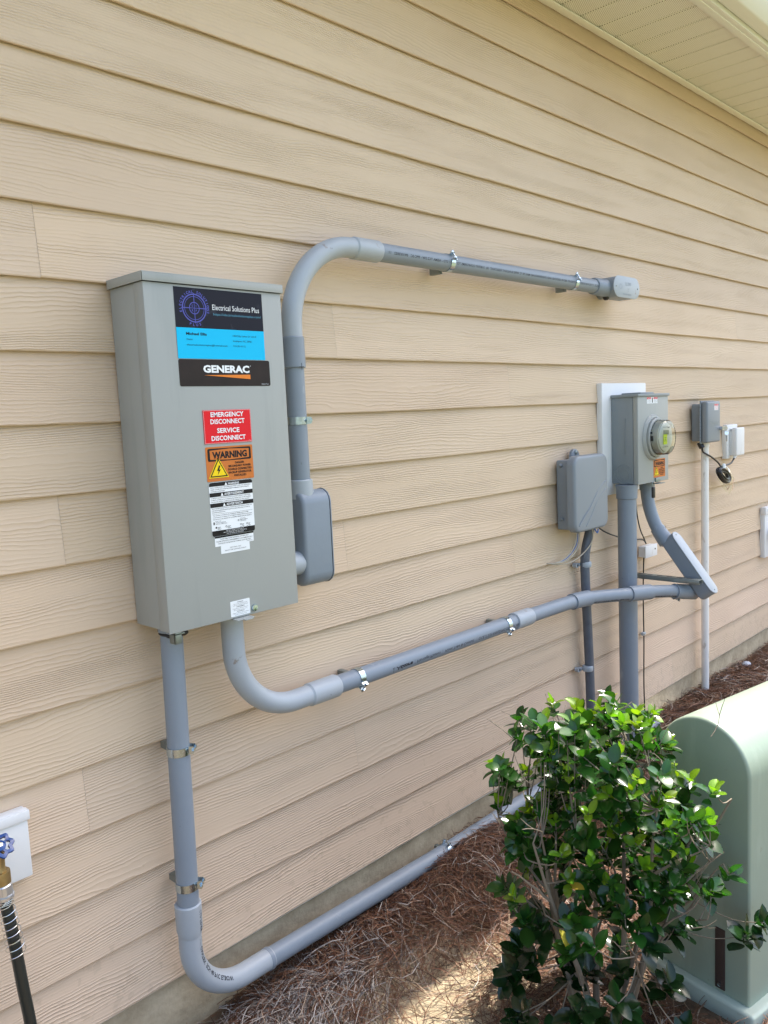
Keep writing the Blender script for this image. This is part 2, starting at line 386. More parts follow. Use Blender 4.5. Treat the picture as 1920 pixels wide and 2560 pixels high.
def attr_mat(name, rough, transl=0.0, spec=.5, vein=False):
    m = bpy.data.materials.new(name); m.use_nodes = True; n = m.node_tree.nodes; l = m.node_tree.links
    p = n['Principled BSDF']; p.inputs['Roughness'].default_value = rough; p.inputs['Specular IOR Level'].default_value = spec
    a = n.new('ShaderNodeAttribute'); a.attribute_name = 'tint'; l.new(a.outputs['Color'], p.inputs['Base Color'])
    if transl:
        t = n.new('ShaderNodeBsdfTranslucent'); mx = n.new('ShaderNodeMixShader'); mx.inputs[0].default_value = transl
        mc = n.new('ShaderNodeMix'); mc.data_type = 'RGBA'; mc.blend_type = 'MULTIPLY'; mc.inputs[0].default_value = 1; mc.inputs[7].default_value = (1.9, 2.0, .5, 1)
        l.new(a.outputs['Color'], mc.inputs[6]); l.new(mc.outputs[2], t.inputs[0])
        l.new(p.outputs[0], mx.inputs[1]); l.new(t.outputs[0], mx.inputs[2]); l.new(mx.outputs[0], n['Material Output'].inputs[0])
    return m
M['straw'] = attr_mat('pine_needles', .55, 0, .4)
M['leaf'] = attr_mat('glossy_leaf', .20, .32, .6)

# ------------------------------------------------------------------ ground
def smooth(a, b, x): t = np.clip((x-a)/(b-a), 0, 1); return t*t*(3-2*t)
_nz = rng.normal(size=(6, 4))
def gh(x, y):
    x = np.asarray(x, float); y = np.asarray(y, float)
    h = .016+.050*smooth(1.05, 1.7, x)*(.35+.65*smooth(-1.1, -.15, y))
    for i in range(6):
        k = 3.1*(1.6**i); h = h+.010/(1.35**i)*np.sin(k*(x*cos(i*1.7)+y*sin(i*1.7))+_nz[i, 0]*3)*smooth(-8, -3, y)
    h = h+.040*np.exp(-((x-2.32)**2/.035+(y+.13)**2/.012)) - .02*np.exp(-((x-1.75)**2/.06+(y+.42)**2/.03))
    return h
xs = np.unique(np.concatenate([np.linspace(-80, -3, 10), np.linspace(-3, .4, 12), np.linspace(.4, 7, 166), np.linspace(7, 80, 12)]))
ys = np.unique(np.concatenate([np.linspace(-90, -3.5, 10), np.linspace(-3.5, -1.6, 16), np.linspace(-1.6, .6, 64), np.linspace(.6, 40, 6)]))
X, Yg = np.meshgrid(xs, ys); Z = gh(X, Yg); nx = len(xs); ny = len(ys)
V = np.stack([X.ravel(), Yg.ravel(), Z.ravel()], 1).tolist()
F = [(j*nx+i, j*nx+i+1, (j+1)*nx+i+1, (j+1)*nx+i) for j in range(ny-1) for i in range(nx-1)]
solo('ground', [(V, F)], M['ground'], None, None, (0, 0, 0), kind='structure', ang=180)

# ------------------------------------------------------------------ house
E = 0.1778; ZB = 0.200          # lap exposure, bottom of the lowest board
XH0, XH1 = -1.2, 9.0
house = thing('house', 'beige lap sided house wall with pale vented eave and stucco foundation', 'house', (3.0, 0.1, 0))
ZS = 3.476
# joints are indexed by board row from the bottom
jrow = {11: [.9034, 5.265], 3: [.8986, 5.6], 6: [1.8697, 6.4], 10: [1.8698, 6.9], 2: [1.8716, 5.3], 1: [2.851, 6.6], 9: [2.8427, 6.8], 5: [2.8391, 7.2], 7: [.8998, 5.9], 0: [4.35], 4: [6.1], 8: [6.3]}
V = []; F = []; UV = []; TN = []
def quad(a, b, c, d, uvs, tone):
    i = len(V); V.extend([a, b, c, d]); F.append((i, i+1, i+2, i+3)); UV.extend(uvs); TN.extend([tone]*4)
row = 0; z = ZB; TH = .017
while z < ZS+.02:
    js = [XH0]+sorted(jrow.get(row, []))+[XH1]
    zt = z+E+.03
    for k in range(len(js)-1):
        xa, xb = js[k]+(.0004 if k else 0), js[k+1]-(.0004 if k < len(js)-2 else 0)
        ou, ov = random.uniform(0, 60), random.uniform(0, 60); tn = random.uniform(.955, 1.035); tone = (tn, tn*random.uniform(.99, 1.01), tn*random.uniform(.98, 1.02))
        nseg = max(1, int((xb-xa)/.12)); wv = random.uniform(0, 6)
        def dz(x): return .0009*sin(x*2.1+wv)+.0005*sin(x*6.3+wv*2)
        for s in range(nseg):
            a = xa+(xb-xa)*s/nseg; b = xa+(xb-xa)*(s+1)/nseg
            za, zb2 = z+dz(a), z+dz(b)
            y0 = 0.0; y1 = y0+TH*zt*0+TH+.001
            quad((a, .0012, za+.0032), (b, .0012, zb2+.0032), (b, y1, zt), (a, y1, zt), [(a+ou, ov), (b+ou, ov), (b+ou, ov+E+.03), (a+ou, ov+E+.03)], tone)
            quad((a, .0095, za), (a, .0095, za+.03), (b, .0095, zb2+.03), (b, .0095, zb2), [(a+ou, ov-.03), (a+ou, ov), (b+ou, ov), (b+ou, ov-.03)], tone)
            quad((a, .0095, za), (b, .0095, zb2), (b, .003, zb2), (a, .003, za), [(a+ou, ov-.01), (b+ou, ov-.01), (b+ou, ov), (a+ou, ov)], tone)
            quad((a, .003, za), (b, .003, zb2), (b, .0012, zb2+.0032), (a, .0012, za+.0032), [(a+ou, ov-.002), (b+ou, ov-.002), (b+ou, ov), (a+ou, ov)], tone)
    row += 1; z += E
me = bpy.data.meshes.new('siding'); off = WL[house]
me.from_pydata([(a[0]-off[0], a[1]-off[1], a[2]-off[2]) for a in V], [], F)
uvl = me.uv_layers.new(name='board'); uvl.data.foreach_set('uv', [c for t in UV for c in t])
ca = me.color_attributes.new('tone', 'FLOAT_COLOR', 'CORNER'); ca.data.foreach_set('color', [c for t in TN for c in (*t, 1)])
me.materials.append(M['siding']); sd = bpy.data.objects.new('siding', me); C.objects.link(sd); sd.parent = house; WL[sd] = off
# sheathing behind the boards so that no light leaks
part('sheathing', [box(XH0, XH1, .028, .12, ZB-.01, ZS+.3)], M['wire_beige'], house, False)
part('foundation', [box(XH0, XH1, .022, .25, -.3, ZB+.004, .004)], M['concrete'], house)
part('drip_flashing', [box(XH0, XH1, .006, .024, ZB-.004, ZB-.001)], M['gutter_metal'], house, False)
# soffit : ribbed vented vinyl panels
SV = []; SF = []
OV = -.465
x = XH0; yy0, yy1 = OV, .02
prof = []
while x < XH1:
    prof += [(x, 0), (x+.005, .009), (x+.014, .009), (x+.022, .001), (x+.085, -.001)]; x += .1525
for (px, dz_) in prof:
    SV.append((px, yy0, ZS+dz_)); SV.append((px, yy1, ZS+dz_))
for i in range(len(prof)-1): SF.append((2*i, 2*i+1, 2*i+3, 2*i+2))
def soffit_mat():
    m = new_mat('vented_soffit_vinyl', (.60, .57, .42), .5); n = m.node_tree.nodes; l = m.node_tree.links; p = n['Principled BSDF']
    tc = n.new('ShaderNodeTexCoord'); mp = n.new('ShaderNodeMapping'); mp.inputs['Rotation'].default_value = (0, 0, radians(45)); mp.inputs['Scale'].default_value = (115, 115, 0)
    l.new(tc.outputs['Object'], mp.inputs[0]); v = n.new('ShaderNodeTexVoronoi'); v.inputs['Randomness'].default_value = 0; v.inputs['Scale'].default_value = 1; l.new(mp.outputs[0], v.inputs['Vector'])
    lt = n.new('ShaderNodeMath'); lt.operation = 'LESS_THAN'; lt.inputs[1].default_value = .24; l.new(v.outputs['Distance'], lt.inputs[0])
    mx = n.new('ShaderNodeMix'); mx.data_type = 'RGBA'; mx.inputs[6].default_value = (.82, .80, .69, 1); mx.inputs[7].default_value = (.25, .22, .14, 1)
    l.new(lt.outputs[0], mx.inputs[0]); l.new(mx.outputs[2], p.inputs['Base Color']); return m
M['vent'] = soffit_mat()
part('soffit', [(SV, SF)], M['vent'], house, False)
part('soffit_trim', [box(XH0, XH1, -.042, -.006, ZS-.010, ZS-.005, .001)], M['soffit_vinyl'], house)
part('fascia', [box(XH0, XH1, OV-.025, OV, ZS-.012, ZS+.17, .002), box(XH0, XH1, OV-.0, OV+.03, ZS-.016, ZS-.010, .001)], M['gutter_metal'], house)
gp = [(OV-.026, .155), (OV-.026, .012), (OV-.034, .004), (OV-.085, .004), (OV-.095, .01), (OV-.118, .055), (OV-.140, .085), (OV-.146, .15), (OV-.150, .156), (OV-.143, .160), (OV-.138, .15), (OV-.132, .09), (OV-.110, .06), (OV-.088, .016), (OV-.036, .011), (OV-.030, .016)]
GV = []; GF = []
for xx in (XH0, XH1):
    for (a, b) in gp: GV.append((xx, a, ZS+b))
ng = len(gp)
for i in range(ng): j = (i+1) % ng; GF.append((i, j, ng+j, ng+i))
part('gutter', [(GV, GF)], M['gutter_metal'], house)
RM = [(XH0-.1, OV-.06, ZS+.19), (XH1, OV-.06, ZS+.19), (XH1, 3.0, ZS+1.9), (XH0-.1, 3.0, ZS+1.9)]
part('roof', [(RM+[(a, b, c+.04) for a, b, c in RM], [(3, 2, 1, 0), (4, 5, 6, 7), (0, 1, 5, 4), (1, 2, 6, 5), (2, 3, 7, 6), (3, 0, 4, 7)])], M['roofing'], house, False)
parts('side_wall', [box(XH0, XH0+.1, .12, 3.0, -.3, ZS+.3), box(XH1-.1, XH1, .12, 3.0, -.3, ZS+.3)], M['siding'], house, False)

# ------------------------------------------------------------------ transfer switch
BX0, BX1, BY, BZ0, BZ1 = 1.076, 1.505, -.17, 1.252, 2.160
ts = thing('transfer_switch', 'tall grey green electrical disconnect box covered in stickers', 'electrical box', ((BX0+BX1)/2, 0, BZ0))
part('cabinet', [box(BX0+.003, BX1-.003, BY+.012, -.001, BZ0+.004, BZ1-.02, .003)], M['enclosure_paint'], ts)
cvr = part('front_cover', [box(BX0, BX1, BY, BY+.0035, BZ0, BZ1-.023, .0014, 3), box(BX0, BX0+.002, BY+.002, BY+.045, BZ0+.004, BZ1-.023, .0008),
     box(BX1-.002, BX1, BY+.002, BY+.045, BZ0+.004, BZ1-.023, .0008), box(BX0, BX1, BY+.002, BY+.018, BZ0, BZ0+.002, .0008)], M['enclosure_paint'], ts)
part('top_cap', [box(BX0-.005, BX1+.005, BY-.006, -.001, BZ1-.003, BZ1+.001, .0012), box(BX0-.003, BX1+.005, BY-.006, BY-.0045, BZ1-.022, BZ1-.001, .0006),
     box(BX0-.005, BX0-.0035, BY-.004, -.002, BZ1-.022, BZ1-.001, .0006), box(BX1+.0035, BX1+.005, BY-.004, -.002, BZ1-.022, BZ1-.001, .0006)], M['enclosure_paint'], ts)
part('latch_tab', [box(1.272, 1.330, BY-.022, BY+.01, BZ0-.004, BZ0-.001, .001), box(1.290, 1.318, BY-.034, BY-.02, BZ0-.004, BZ0-.001, .001)], M['enclosure_paint'], ts)
part('cover_screw', [lathe([(.0, -.004), (.010, -.004), (.010, .003), (.0085, .006), (0, .007)], frame((1.3456, BY, 1.2695), (1, 0, 0), (0, -1, 0)), 20)], M['zinc'], ts)
part('hinge_bracket', [box(1.098, 1.118, BY+.012, BY+.018, BZ0-.034, BZ0, .001), box(1.098, 1.101, BY+.012, BY+.04, BZ0-.034, BZ0, .0008), box(1.098, 1.128, BY+.012, BY+.04, BZ0-.010, BZ0-.006, .0008)], M['galvanised'], ts)

class Sticker:
    def __init__(s, root, x0, z0, x1, z1, base, corner=0.0, y=None, name='sticker', rot=0, label=None, yaxis=(0, -1, 0), proud=.0):
        y = BY if y is None else y
        s.w, s.h = x1-x0, z1-z0; s.M = frame((x0, y, z0), (cos(rot), 0, sin(rot)), yaxis); s.lay = {}
        P = rrect(0, 0, s.w, s.h, corner) if corner else [(0, 0), (s.w, 0), (s.w, s.h), (0, s.h)]
        s.o = part(name, [prism(P, .0006+proud, s.M, z0=.0002)], M[base], root, False, label=label); s.t = .0011+proud
    def add(s, nm, mat, geo, lev=0): s.lay.setdefault((nm, mat), []).append(geo)
    def text(s, t, x, y, h, mat='s_black', lev=1, **k): s.add('lettering', mat, text_on(t, x, y, h, s.M, s.t+.0003*lev, **k))
    def poly(s, P, mat, lev=0, nm='printed_panel'): s.add(nm, mat, poly_on(P, s.M, s.t+.0003*lev))
    def rect(s, x0, y0, x1, y1, mat, lev=0, nm='printed_panel'): s.poly([(x0, y0), (x1, y0), (x1, y1), (x0, y1)], mat, lev, nm)
    def ring(s, cx, cy, r0, r1, mat, lev=1, a0=0, a1=2*pi, nm='symbol'): s.add(nm, mat, ring_on(cx, cy, r0, r1, s.M, s.t+.0003*lev, a0, a1))
    def done(s):
        for (nm, mat), g in s.lay.items(): part(nm, g, M[mat], s.o, False)

# business card sticker
s = Sticker(ts, 1.1605, 1.952, 1.4375, 2.131, 's_navy', label='black and cyan contractor business card sticker')
W = s.w
s.rect(0, 0, W, .078, 's_cyan', 0)
cx, cy = .058, .128
s.ring(cx, cy, .0335, .0365, 's_indigo'); s.ring(cx, cy, .0285, .0298, 's_indigo'); s.ring(cx, cy, .0135, .0155, 's_indigo')
for a in range(4):
    c0, s0 = cos(a*pi/2), sin(a*pi/2)
    P = [(.0155, -.001), (.038, -.001), (.038, .001), (.0155, .001)] if 1 else 0
    s.poly([(cx+p[0]*c0-p[1]*s0, cy+p[0]*s0+p[1]*c0) for p in P], 's_indigo', 2, 'symbol')
    P = [(0, -.0007), (.0135, -.0007), (.0135, .0007), (0, .0007)]
    s.poly([(cx+p[0]*c0-p[1]*s0, cy+p[0]*s0+p[1]*c0) for p in P], 's_indigo', 2, 'symbol')
for t, dx, dy in (('E', -.0055, .0028), ('I', .0055, .0028), ('R', -.0055, -.0088), ('P', .0055, -.0088)): s.text(t, cx+dx, cy+dy, .006, 's_indigo', bold=.01)
def arc_text(st, txt, cx, cy, r, a_start, a_end, h, mat, inside=False):
    n = len(txt)
    for i, ch in enumerate(txt):
        if ch == ' ': continue
        a = a_start+(a_end-a_start)*i/(n-1)
        if inside: st.text(ch, cx+(r+h)*cos(a), cy+(r+h)*sin(a), h, mat, rot=a+pi/2, bold=.03)
        else: st.text(ch, cx+r*cos(a), cy+r*sin(a), h, mat, rot=a-pi/2, bold=.03)
arc_text(s, 'ELECTRICAL SOLUTIONS', cx, cy, .0385, radians(193), radians(-13), .0068, 's_indigo')
arc_text(s, 'PLUS', cx, cy, .0385, radians(250), radians(290), .0068, 's_indigo', True)
s.text('Electrical Solutions Plus', .113, .127, .0145, 's_white', align='L', w=.152)
s.text('https://electricalsolutionsplus.com/', .115, .113, .0065, 's_teal', align='L', w=.155)
s.text('Michael Ellis', .028, .060, .0068, 's_navy', align='L', w=.062, bold=.03)
s.text('Owner', .028, .047, .0048, 's_navy', align='L')
s.text('electricalsolutionsplus@hotmail.com', .028, .033, .0048, 's_navy', align='L', w=.125)
for i, t in enumerate(('1450 Fifty Lakes Dr Unit E', 'Southport NC 28461', '910-351-0112')): s.text(t, .172, .060-.0135*i, .0048, 's_navy', align='L', w=(.078, .062, .040)[i])
s.done()
# maker's plate
s = Sticker(ts, 1.1603, 1.8815, 1.4505, 1.9505, 's_brown', .005, label='black brand sticker with white lettering and orange wedge')
s.text('GENERAC', .146, .036, .0185, 's_white', w=.148, bold=.045)
s.poly([(.073, .0285), (.222, .0305), (.222, .0185)], 's_brightorange', 1, 'symbol')
s.text('10000007861 Rev A', .283, .004, .0022, 's_white', align='R'); s.ring(.224, .0535, .0012, .0016, 's_white')
s.done()
# emergency disconnect
s = Sticker(ts, 1.2212, 1.7308, 1.3737, 1.819, 's_red', .001, proud=.0012, label='red emergency disconnect sticker with white lettering')
for t, y in (('EMERGENCY', .0705), ('DISCONNECT', .0520), ('SERVICE', .0280), ('DISCONNECT', .0080)):
    s.text(t, .076, y, .0125, 's_white', w={'EMERGENCY': .106, 'DISCONNECT': .110, 'SERVICE': .072}[t], bold=.025)
for r in ((.0012, .0012, W and .1513, .0017), (.0012, .0865, .1513, .087), (.0012, .0012, .0017, .087), (.1508, .0012, .1513, .087)): s.rect(*r, 's_white', 0, 'border_line')
s.text('E-0000', .148, .003, .0018, 's_white', align='R')
s.done()
def warn_orange(root, x0, z0, x1, z1, y, **k):
    s = Sticker(root, x0, z0, x1, z1, 's_orange', (x1-x0)*.02, y=y, **k); W, H = s.w, s.h
    s.poly(rrect(.04*W, .58*H, .96*W, .95*H, .03*W), 's_black', 0)
    s.poly([(.085*W, .635*H), (.085*W, .895*H), (.5*W, .925*H), (.915*W, .895*H), (.915*W, .635*H), (.5*W, .605*H)][::-1], 's_orange', 1)
    s.text('WARNING', .5*W, .665*H, .19*H, 's_black', lev=2, w=.74*W, bold=.05)
    tx, ty, a = .245*W, .10*H, .42*W
    def tri(k0, m, lev):
        h = a*.866*k0; c = (tx, ty+a*.29)
        s.poly([(c[0]-a*k0/2, c[1]-h/3), (c[0]+a*k0/2, c[1]-h/3), (c[0], c[1]+h*2/3)], m, lev, 'symbol')
    tri(1.0, 's_yellow', 1); tri(.88, 's_black', 2); tri(.72, 's_yellow', 3)
    c = (tx, ty+a*.30); q = a*.16
    s.poly([(c[0]+.1*q, c[1]+1.3*q), (c[0]-.55*q, c[1]-.1*q), (c[0]-.1*q, c[1]-.05*q), (c[0]-.4*q, c[1]-1.2*q), (c[0]+.6*q, c[1]+.3*q), (c[0]+.15*q, c[1]+.22*q), (c[0]+.55*q, c[1]+1.3*q)], 's_black', 4, 'symbol')
    for i, t in enumerate(('DANGER', 'SECONDARY POWER', 'SOURCE CONNECTED', 'BACKUP GENERATOR', 'INSTALLED')):
        s.text(t, .70*W, (.475-.094*i)*H, .060*H, 's_black', w=(.2, .49, .51, .50, .26)[i]*W, bold=.035)
    s.text('OH-0000', .06*W, .022*H, .012*H, 's_black', align='L'); s.text('MADE IN USA', .94*W, .022*H, .012*H, 's_black', align='R')
    s.done()
warn_orange(ts, 1.2212, 1.631, 1.3733, 1.7226, BY, label='orange warning sticker with yellow lightning triangle')
# trilingual white label
s = Sticker(ts, 1.2245, 1.4845, 1.3652, 1.6284, 's_white', .006, label='white trilingual warning sticker with black bands'); W, H = s.w, s.h
def band(y0, y1, txt, tw):
    s.rect(0.0002, y0, W-.0002, y1, 's_black', 0)
    s.text(txt, W/2+.008, y0+(y1-y0)*.2, (y1-y0)*.62, 's_white', w=tw, bold=.02)
    tx = W/2+.008-tw/2-.007; s.poly([(tx-.0045, y0+.0012), (tx+.0045, y0+.0012), (tx, y1-.001)], 's_white', 1, 'symbol')
s.poly([(0.0002, H-.0105), (W-.0002, H-.0105)]+[(x_, y_) for x_, y_ in rrect(.0002, 0, W-.0002, H-.0002, .006) if y_ > H-.0064], 's_black', 0)
s.text('WARNING', W/2+.008, H-.0092, .0062, 's_white', w=.036, bold=.02); s.poly([(W/2-.021, H-.0095), (W/2-.012, H-.0095), (W/2-.0165, H-.0018)], 's_white', 1, 'symbol')
def lines(L_, y, h=.0023, gap=.0050, x=.004, w=None):
    for i, t in enumerate(L_): s.text(t, x, y-gap*i, h, 's_black', align='L', w=(w[i] if w else None), bold=.01)
lines(['SHOCK HAZARD EXISTS IF GROUNDING ELECTRODE CONDUCTOR OR BONDING', 'JUMPER CONNECTION IN THIS EQUIPMENT IS REMOVED WHILE ALTERNATE', 'SOURCE(S) IS ENERGIZED.'], H-.0150, w=(.130, .124, .045))
band(H-.0385, H-.0275, 'AVERTISSEMENT', .064)
lines(["LE RISQUE D'ELECTROCUTION EXISTE SI LE CONDUCTEUR DE L'ELECTRODE", 'DE MISE A LA TERRE OU LA CONNEXION DE CONNECTEUR DE CET EQUIPMENT', "EST ENLEVEE LORSQUE L'ALIMENTATION SECONDAIRE EST SOUS TENSION."], H-.0430, w=(.128, .131, .124))
band(H-.0665, H-.0555, 'ADVERTENCIA', .054)
lines(['EXISTE PELIGRO DE DESCARGA EL CONDUCTOR DE ELECTRODOS A TIERRA O EL', 'PUENTE DE CONEXION DE ESTE EQUIPO SE RETIRA MIENTRAS SE ACTIVA LA', 'FUENTE(S) ALTERNATIVA.'], H-.0710, w=(.131, .124, .042))
s.rect(.004, H-.0848, W-.004, H-.0843, 's_black')
lines(['This structure is equipped with a STANDBY GENERATOR SYSTEM', "Cette structure est equipee d'un SYSTEME DE GENERATRICE DE SECOURS.", 'Esta estructura esta equipada con un SISTEMA GENERADOR DE RESERVA.'], H-.0893, x=.006, w=(.115, .128, .126))
lines(['FUEL TYPE', 'TYPE DE CARBURANT', 'TIPO DE COMBUSTIBLE'], H-.1050, .0019, .0036, .0125, (.018, .033, .037)); s.rect(.006, H-.1125, .010, H-.1055, 's_black', 0, 'symbol')
lines(['LOCATION', 'EMPLACEMENT', 'UBICACION'], H-.1050, .0019, .0036, .092, (.018, .026, .020)); s.ring(.087, H-.1085, .0016, .0024, 's_black')
for (a, b, fl) in ((.014, .1205, 1), (.046, .1205, 0), (.014, .1310, 0), (.094, .1205, 0), (.115, .1205, 0), (.094, .1290, 0), (.115, .1290, 0)):
    s.ring(a, H-b, 0 if fl else .0017, .0026, 's_black')
    for q in range(3): s.rect(a+.004, H-b-.0026*q-.0004, a+.004+(.011, .008, .012)[q]*(1 if a < .09 else .6), H-b-.0026*q+.0006, 's_black', 0, 'symbol')
s.poly([(.0002, .0150)]+[(x_, y_) for x_, y_ in rrect(.0002, .0002, W-.0002, H, .006) if y_ < .0064][::1][6:12]+[(x_, y_) for x_, y_ in rrect(.0002, .0002, W-.0002, H, .006) if y_ < .0064][:6]+[(W-.0002, .0150)], 's_black', 0)
for i, t in enumerate(('DO NOT REMOVE THIS DECAL', 'NE PAS ENLEVER CETTE ETIQUETTE', 'NO RETIRAR LA PEGATINA')): s.text(t, W/2+.004, .0108-.0042*i, .0026, 's_white', w=(.058, .076, .056)[i])
s.done()
s = Sticker(ts, 1.2315, 1.4567, 1.3585, 1.4838, 's_white', 0, label='narrow white sticker strip with black top edge'); W, H = s.w, s.h
s.rect(0, H-.0045, W, H, 's_black')
for i, t in enumerate(('PLACE LABEL IN ACCORDANCE WITH NEC 702.7', "PLACER L'ETIQUETTE CONFORMEMENT A LA NORME NEC 702.7", 'COLOQUE LA ETIQUETA DE ACUERDO CON NEC 702.7')): s.text(t, W/2, H-.0095-.0058*i, .0030, 's_black', w=(.092, .118, .108)[i], bold=.01)
s.text('A0000087994 Rev A', W-.003, .0025, .0018, 's_black', align='R')
s.done()
s = Sticker(ts, 1.2489, 1.4352, 1.3435, 1.4568, 's_white', 0, label='small white sticker about natural gas shut off'); W, H = s.w, s.h
s.text('NATURAL GAS', W/2, H-.009, .0032, 'ink', w=.036); s.text('SHUT OFF WITHIN SIGHT', W/2, H-.0155, .0032, 'ink', w=.070); s.done()
s = Sticker(ts, 1.2665, 1.2575, 1.3312, 1.3003, 's_white', .002, label='small white trilingual sticker on the cover hem'); W, H = s.w, s.h
for i, t in enumerate(('WARNING', 'Cover contact may cause shock.', 'Follow instructions before servicing.', 'AVERTISSEMENT', 'Danger de choc electrique couvercle.', 'Suivre les instructions de service.', 'ADVERTENCIA', 'Peligro de choque por la cubierta.', 'Seguir las instrucciones.')):
    s.text(t, W/2, H-.0052-.0043*i, .0022, 's_black', w=(.020, .048, .050, .028, .052, .046, .025, .054, .040)[i], bold=.02 if i % 3 == 0 else 0)
s.done()

# ------------------------------------------------------------------ pipe clamps
R2 = .0302
CG = 'zinc strut clamps holding the grey conduits'
def clamp(c, axis, e2, ang, label, gap_r=R2, group=CG, mat='zinc', strut=True):
    c = Vector(c); ax = Vector(axis).normalized(); e1 = Vector((0, -1, 0)); e2 = Vector(e2).normalized()
    t = thing('pipe_clamp', label, 'pipe clamp', tuple(c), group)
    def D(a): return e1*cos(a)+e2*sin(a)
    a0 = radians(ang); hg = radians(20); n = 30; wid = .0115; r0 = gap_r+.0006; r1 = r0+.0018
    V = []; F = []
    for i in range(n+1):
        a = a0+hg+(2*pi-2*hg)*i/n
        for r in (r0, r1):
            for sgn in (-1, 1): V.append(tuple(c+D(a)*r+ax*wid*sgn))
    for i in range(n):
        b = 4*i; F += [(b+2, b+3, b+7, b+6), (b, b+4, b+5, b+1), (b, b+2, b+6, b+4), (b+1, b+5, b+7, b+3)]
    F += [(0, 1, 3, 2), (4*n, 4*n+2, 4*n+3, 4*n+1)]
    part('strap', [(V, F)], M[mat], t)
    tan = D(a0+pi/2)
    ears = []
    for sgn in (-1, 1):
        o = c+D(a0+sgn*hg)*r0
        q = frame(o, D(a0), tan*sgn)
        ears.append(prism([(-.002, -wid), (.014, -wid*.9), (.018, 0), (.014, wid*.9), (-.002, wid)], .002, q))
    part('ear', [ears[0]], M[mat], t); part('ear', [ears[1]], M[mat], t)
    o = c+D(a0)*(r0+.0105); h = r0*sin(hg)+.007
    bo = part('bolt', [cyl(o-tan*(h+.006), o+tan*h, .0028, 10), tube([o+tan*(h-.004), o+tan*(h+.001)], .0062, 6)], M[mat], t)
    part('nut', [tube([o-tan*(h-.001), o-tan*(h-.0055)], .0062, 6)], M[mat], t)
    if strut:
        d = Vector((0, 1, 0)); p = c+d*(gap_r+.002); dep = -.0-(c.y+gap_r+.002)
        if dep > .004:
            other = ax.cross(d)
            Q = frame(p, ax, d)
            part('strut_mount', [prism([(-.009, -.012), (.009, -.012), (.009, .0335), (-.009, .0335)], dep-.001, Q, .0)], M['galvanised'], t, False)
    return t
# NB the mount is a short piece of channel screwed to the siding
clamp((2.3598, -.078, 2.3205), (1, 0, 0), (0, 0, 1), 32, 'zinc clamp on the upper conduit beside its elbow', mat='zinc')
clamp((3.205, -.078, 2.3205), (1, 0, 0), (0, 0, 1), 32, 'zinc clamp on the upper conduit next to its end fitting')
clamp((1.6168, -.078, 1.781), (0, 0, 1), (1, 0, 0), 48, 'zinc clamp on vertical conduit right of the stickered box')
clamp((1.1315, -.075, .903), (0, 0, 1), (1, 0, 0), 46, 'higher zinc clamp on the conduit below the stickered box')
clamp((1.1255, -.075, .515), (0, 0, 1), (1, 0, 0), 46, 'lower zinc clamp just above the low light grey elbow')
clamp((1.803, -.088, .930), (1, 0, 0), (0, 0, 1), -38, 'zinc clamp on the middle conduit beside its big elbow')
clamp((2.63, -.088, .929), (1, 0, 0), (0, 0, 1), -38, 'zinc clamp on the middle conduit beside the short coupling')
clamp((2.255, -.05, .112), (1, 0, 0), (0, 0, 1), 78, 'zinc clamp poking out of pine straw on the low conduit')

# ------------------------------------------------------------------ conduit runs
def screws(root_part, pts, nrm, r=.004, mat='galvanised'):
    for p in pts: part('screw', [lathe([(0, -.001), (r, -.001), (r, .001), (r*.7, .0022), (0, .0022)], frame(p, (1, 0, 0) if abs(Vector(nrm).x) < .9 else (0, 0, 1), nrm), 12)], M[mat], root_part)
def body(root, o, xdir, nrm, L, W, D, cover_side=True, mat='pvc', cmat='pvc_light', name='conduit_body'):
    """stadium box whose cover plane centre is o, long axis xdir, opening normal nrm, depth D behind"""
    x = Vector(xdir).normalized(); nz = Vector(nrm).normalized()
    q = frame(Vector(o)-nz*D, x, nz)
    P = stadium(L, W); 
    bd = prism(P, -D*.0+D, q); 
    qi = frame(Vector(o), x, -nz)
    b = part(name, [prism([(p[0], p[1]) for p in stadium(L-.002, W-.002)], D, qi, bev=.012, seg=4)], M[mat], root, ang=40)
    part('gasket', [prism(stadium(L-.0005, W-.0005), .0016, frame(o, x, nz))], M['seal'], b)
    cv = part('cover', [prism(stadium(L+.002, W+.002), .0045, frame(Vector(o)+nz*.0016, x, nz), bev=.0018, seg=2)], M[cmat], b)
    a = L/2-W*.22
    screws(cv, [tuple(Vector(o)+nz*.0060+x*a), tuple(Vector(o)+nz*.0060-x*a)], nz)
    return b, cv
# upper run
up = thing('upper_conduit', 'grey conduit rising right of the box and turning along the top', 'conduit', (1.617, 0, 1.56))
pu = round_path([(1.617, -.078, 1.54), (1.617, -.078, 2.3205), (3.46, -.078, 2.3205)], .27, 18)
part('vertical_pipe', [tube([(1.617, -.078, 1.56), (1.617, -.078, 1.97)], R2, 32)], M['pvc'], up)
el_ = [p for p in round_path([(1.617, -.078, 1.95), (1.617, -.078, 2.3205), (2.0, -.078, 2.3205)], .262, 20)]
part('elbow', [tube(el_, R2+.0012, 32), tube([(1.86, -.078, 2.3205), (1.885, -.078, 2.3205), (1.89, -.078, 2.3205), (1.996, -.078, 2.3205), (2.0, -.078, 2.3205)], [R2, R2+.0012, R2+.0052, R2+.0055, R2+.004], 32)], M['pvc_light'], up)
part('coupling', [tube([(1.617, -.078, 1.938), (1.617, -.078, 1.941), (1.617, -.078, 2.028), (1.617, -.078, 2.031)], [R2+.0035, R2+.0055, R2+.005, R2+.003], 32)], M['pvc'], up)
hp = part('horizontal_pipe', [tube([(1.98, -.078, 2.3205), (3.42, -.078, 2.3205)], R2, 32)], M['pvc'], up)
L0 = 0
line = [(2.0, -.078, 2.3205), (3.42, -.078, 2.3205)]
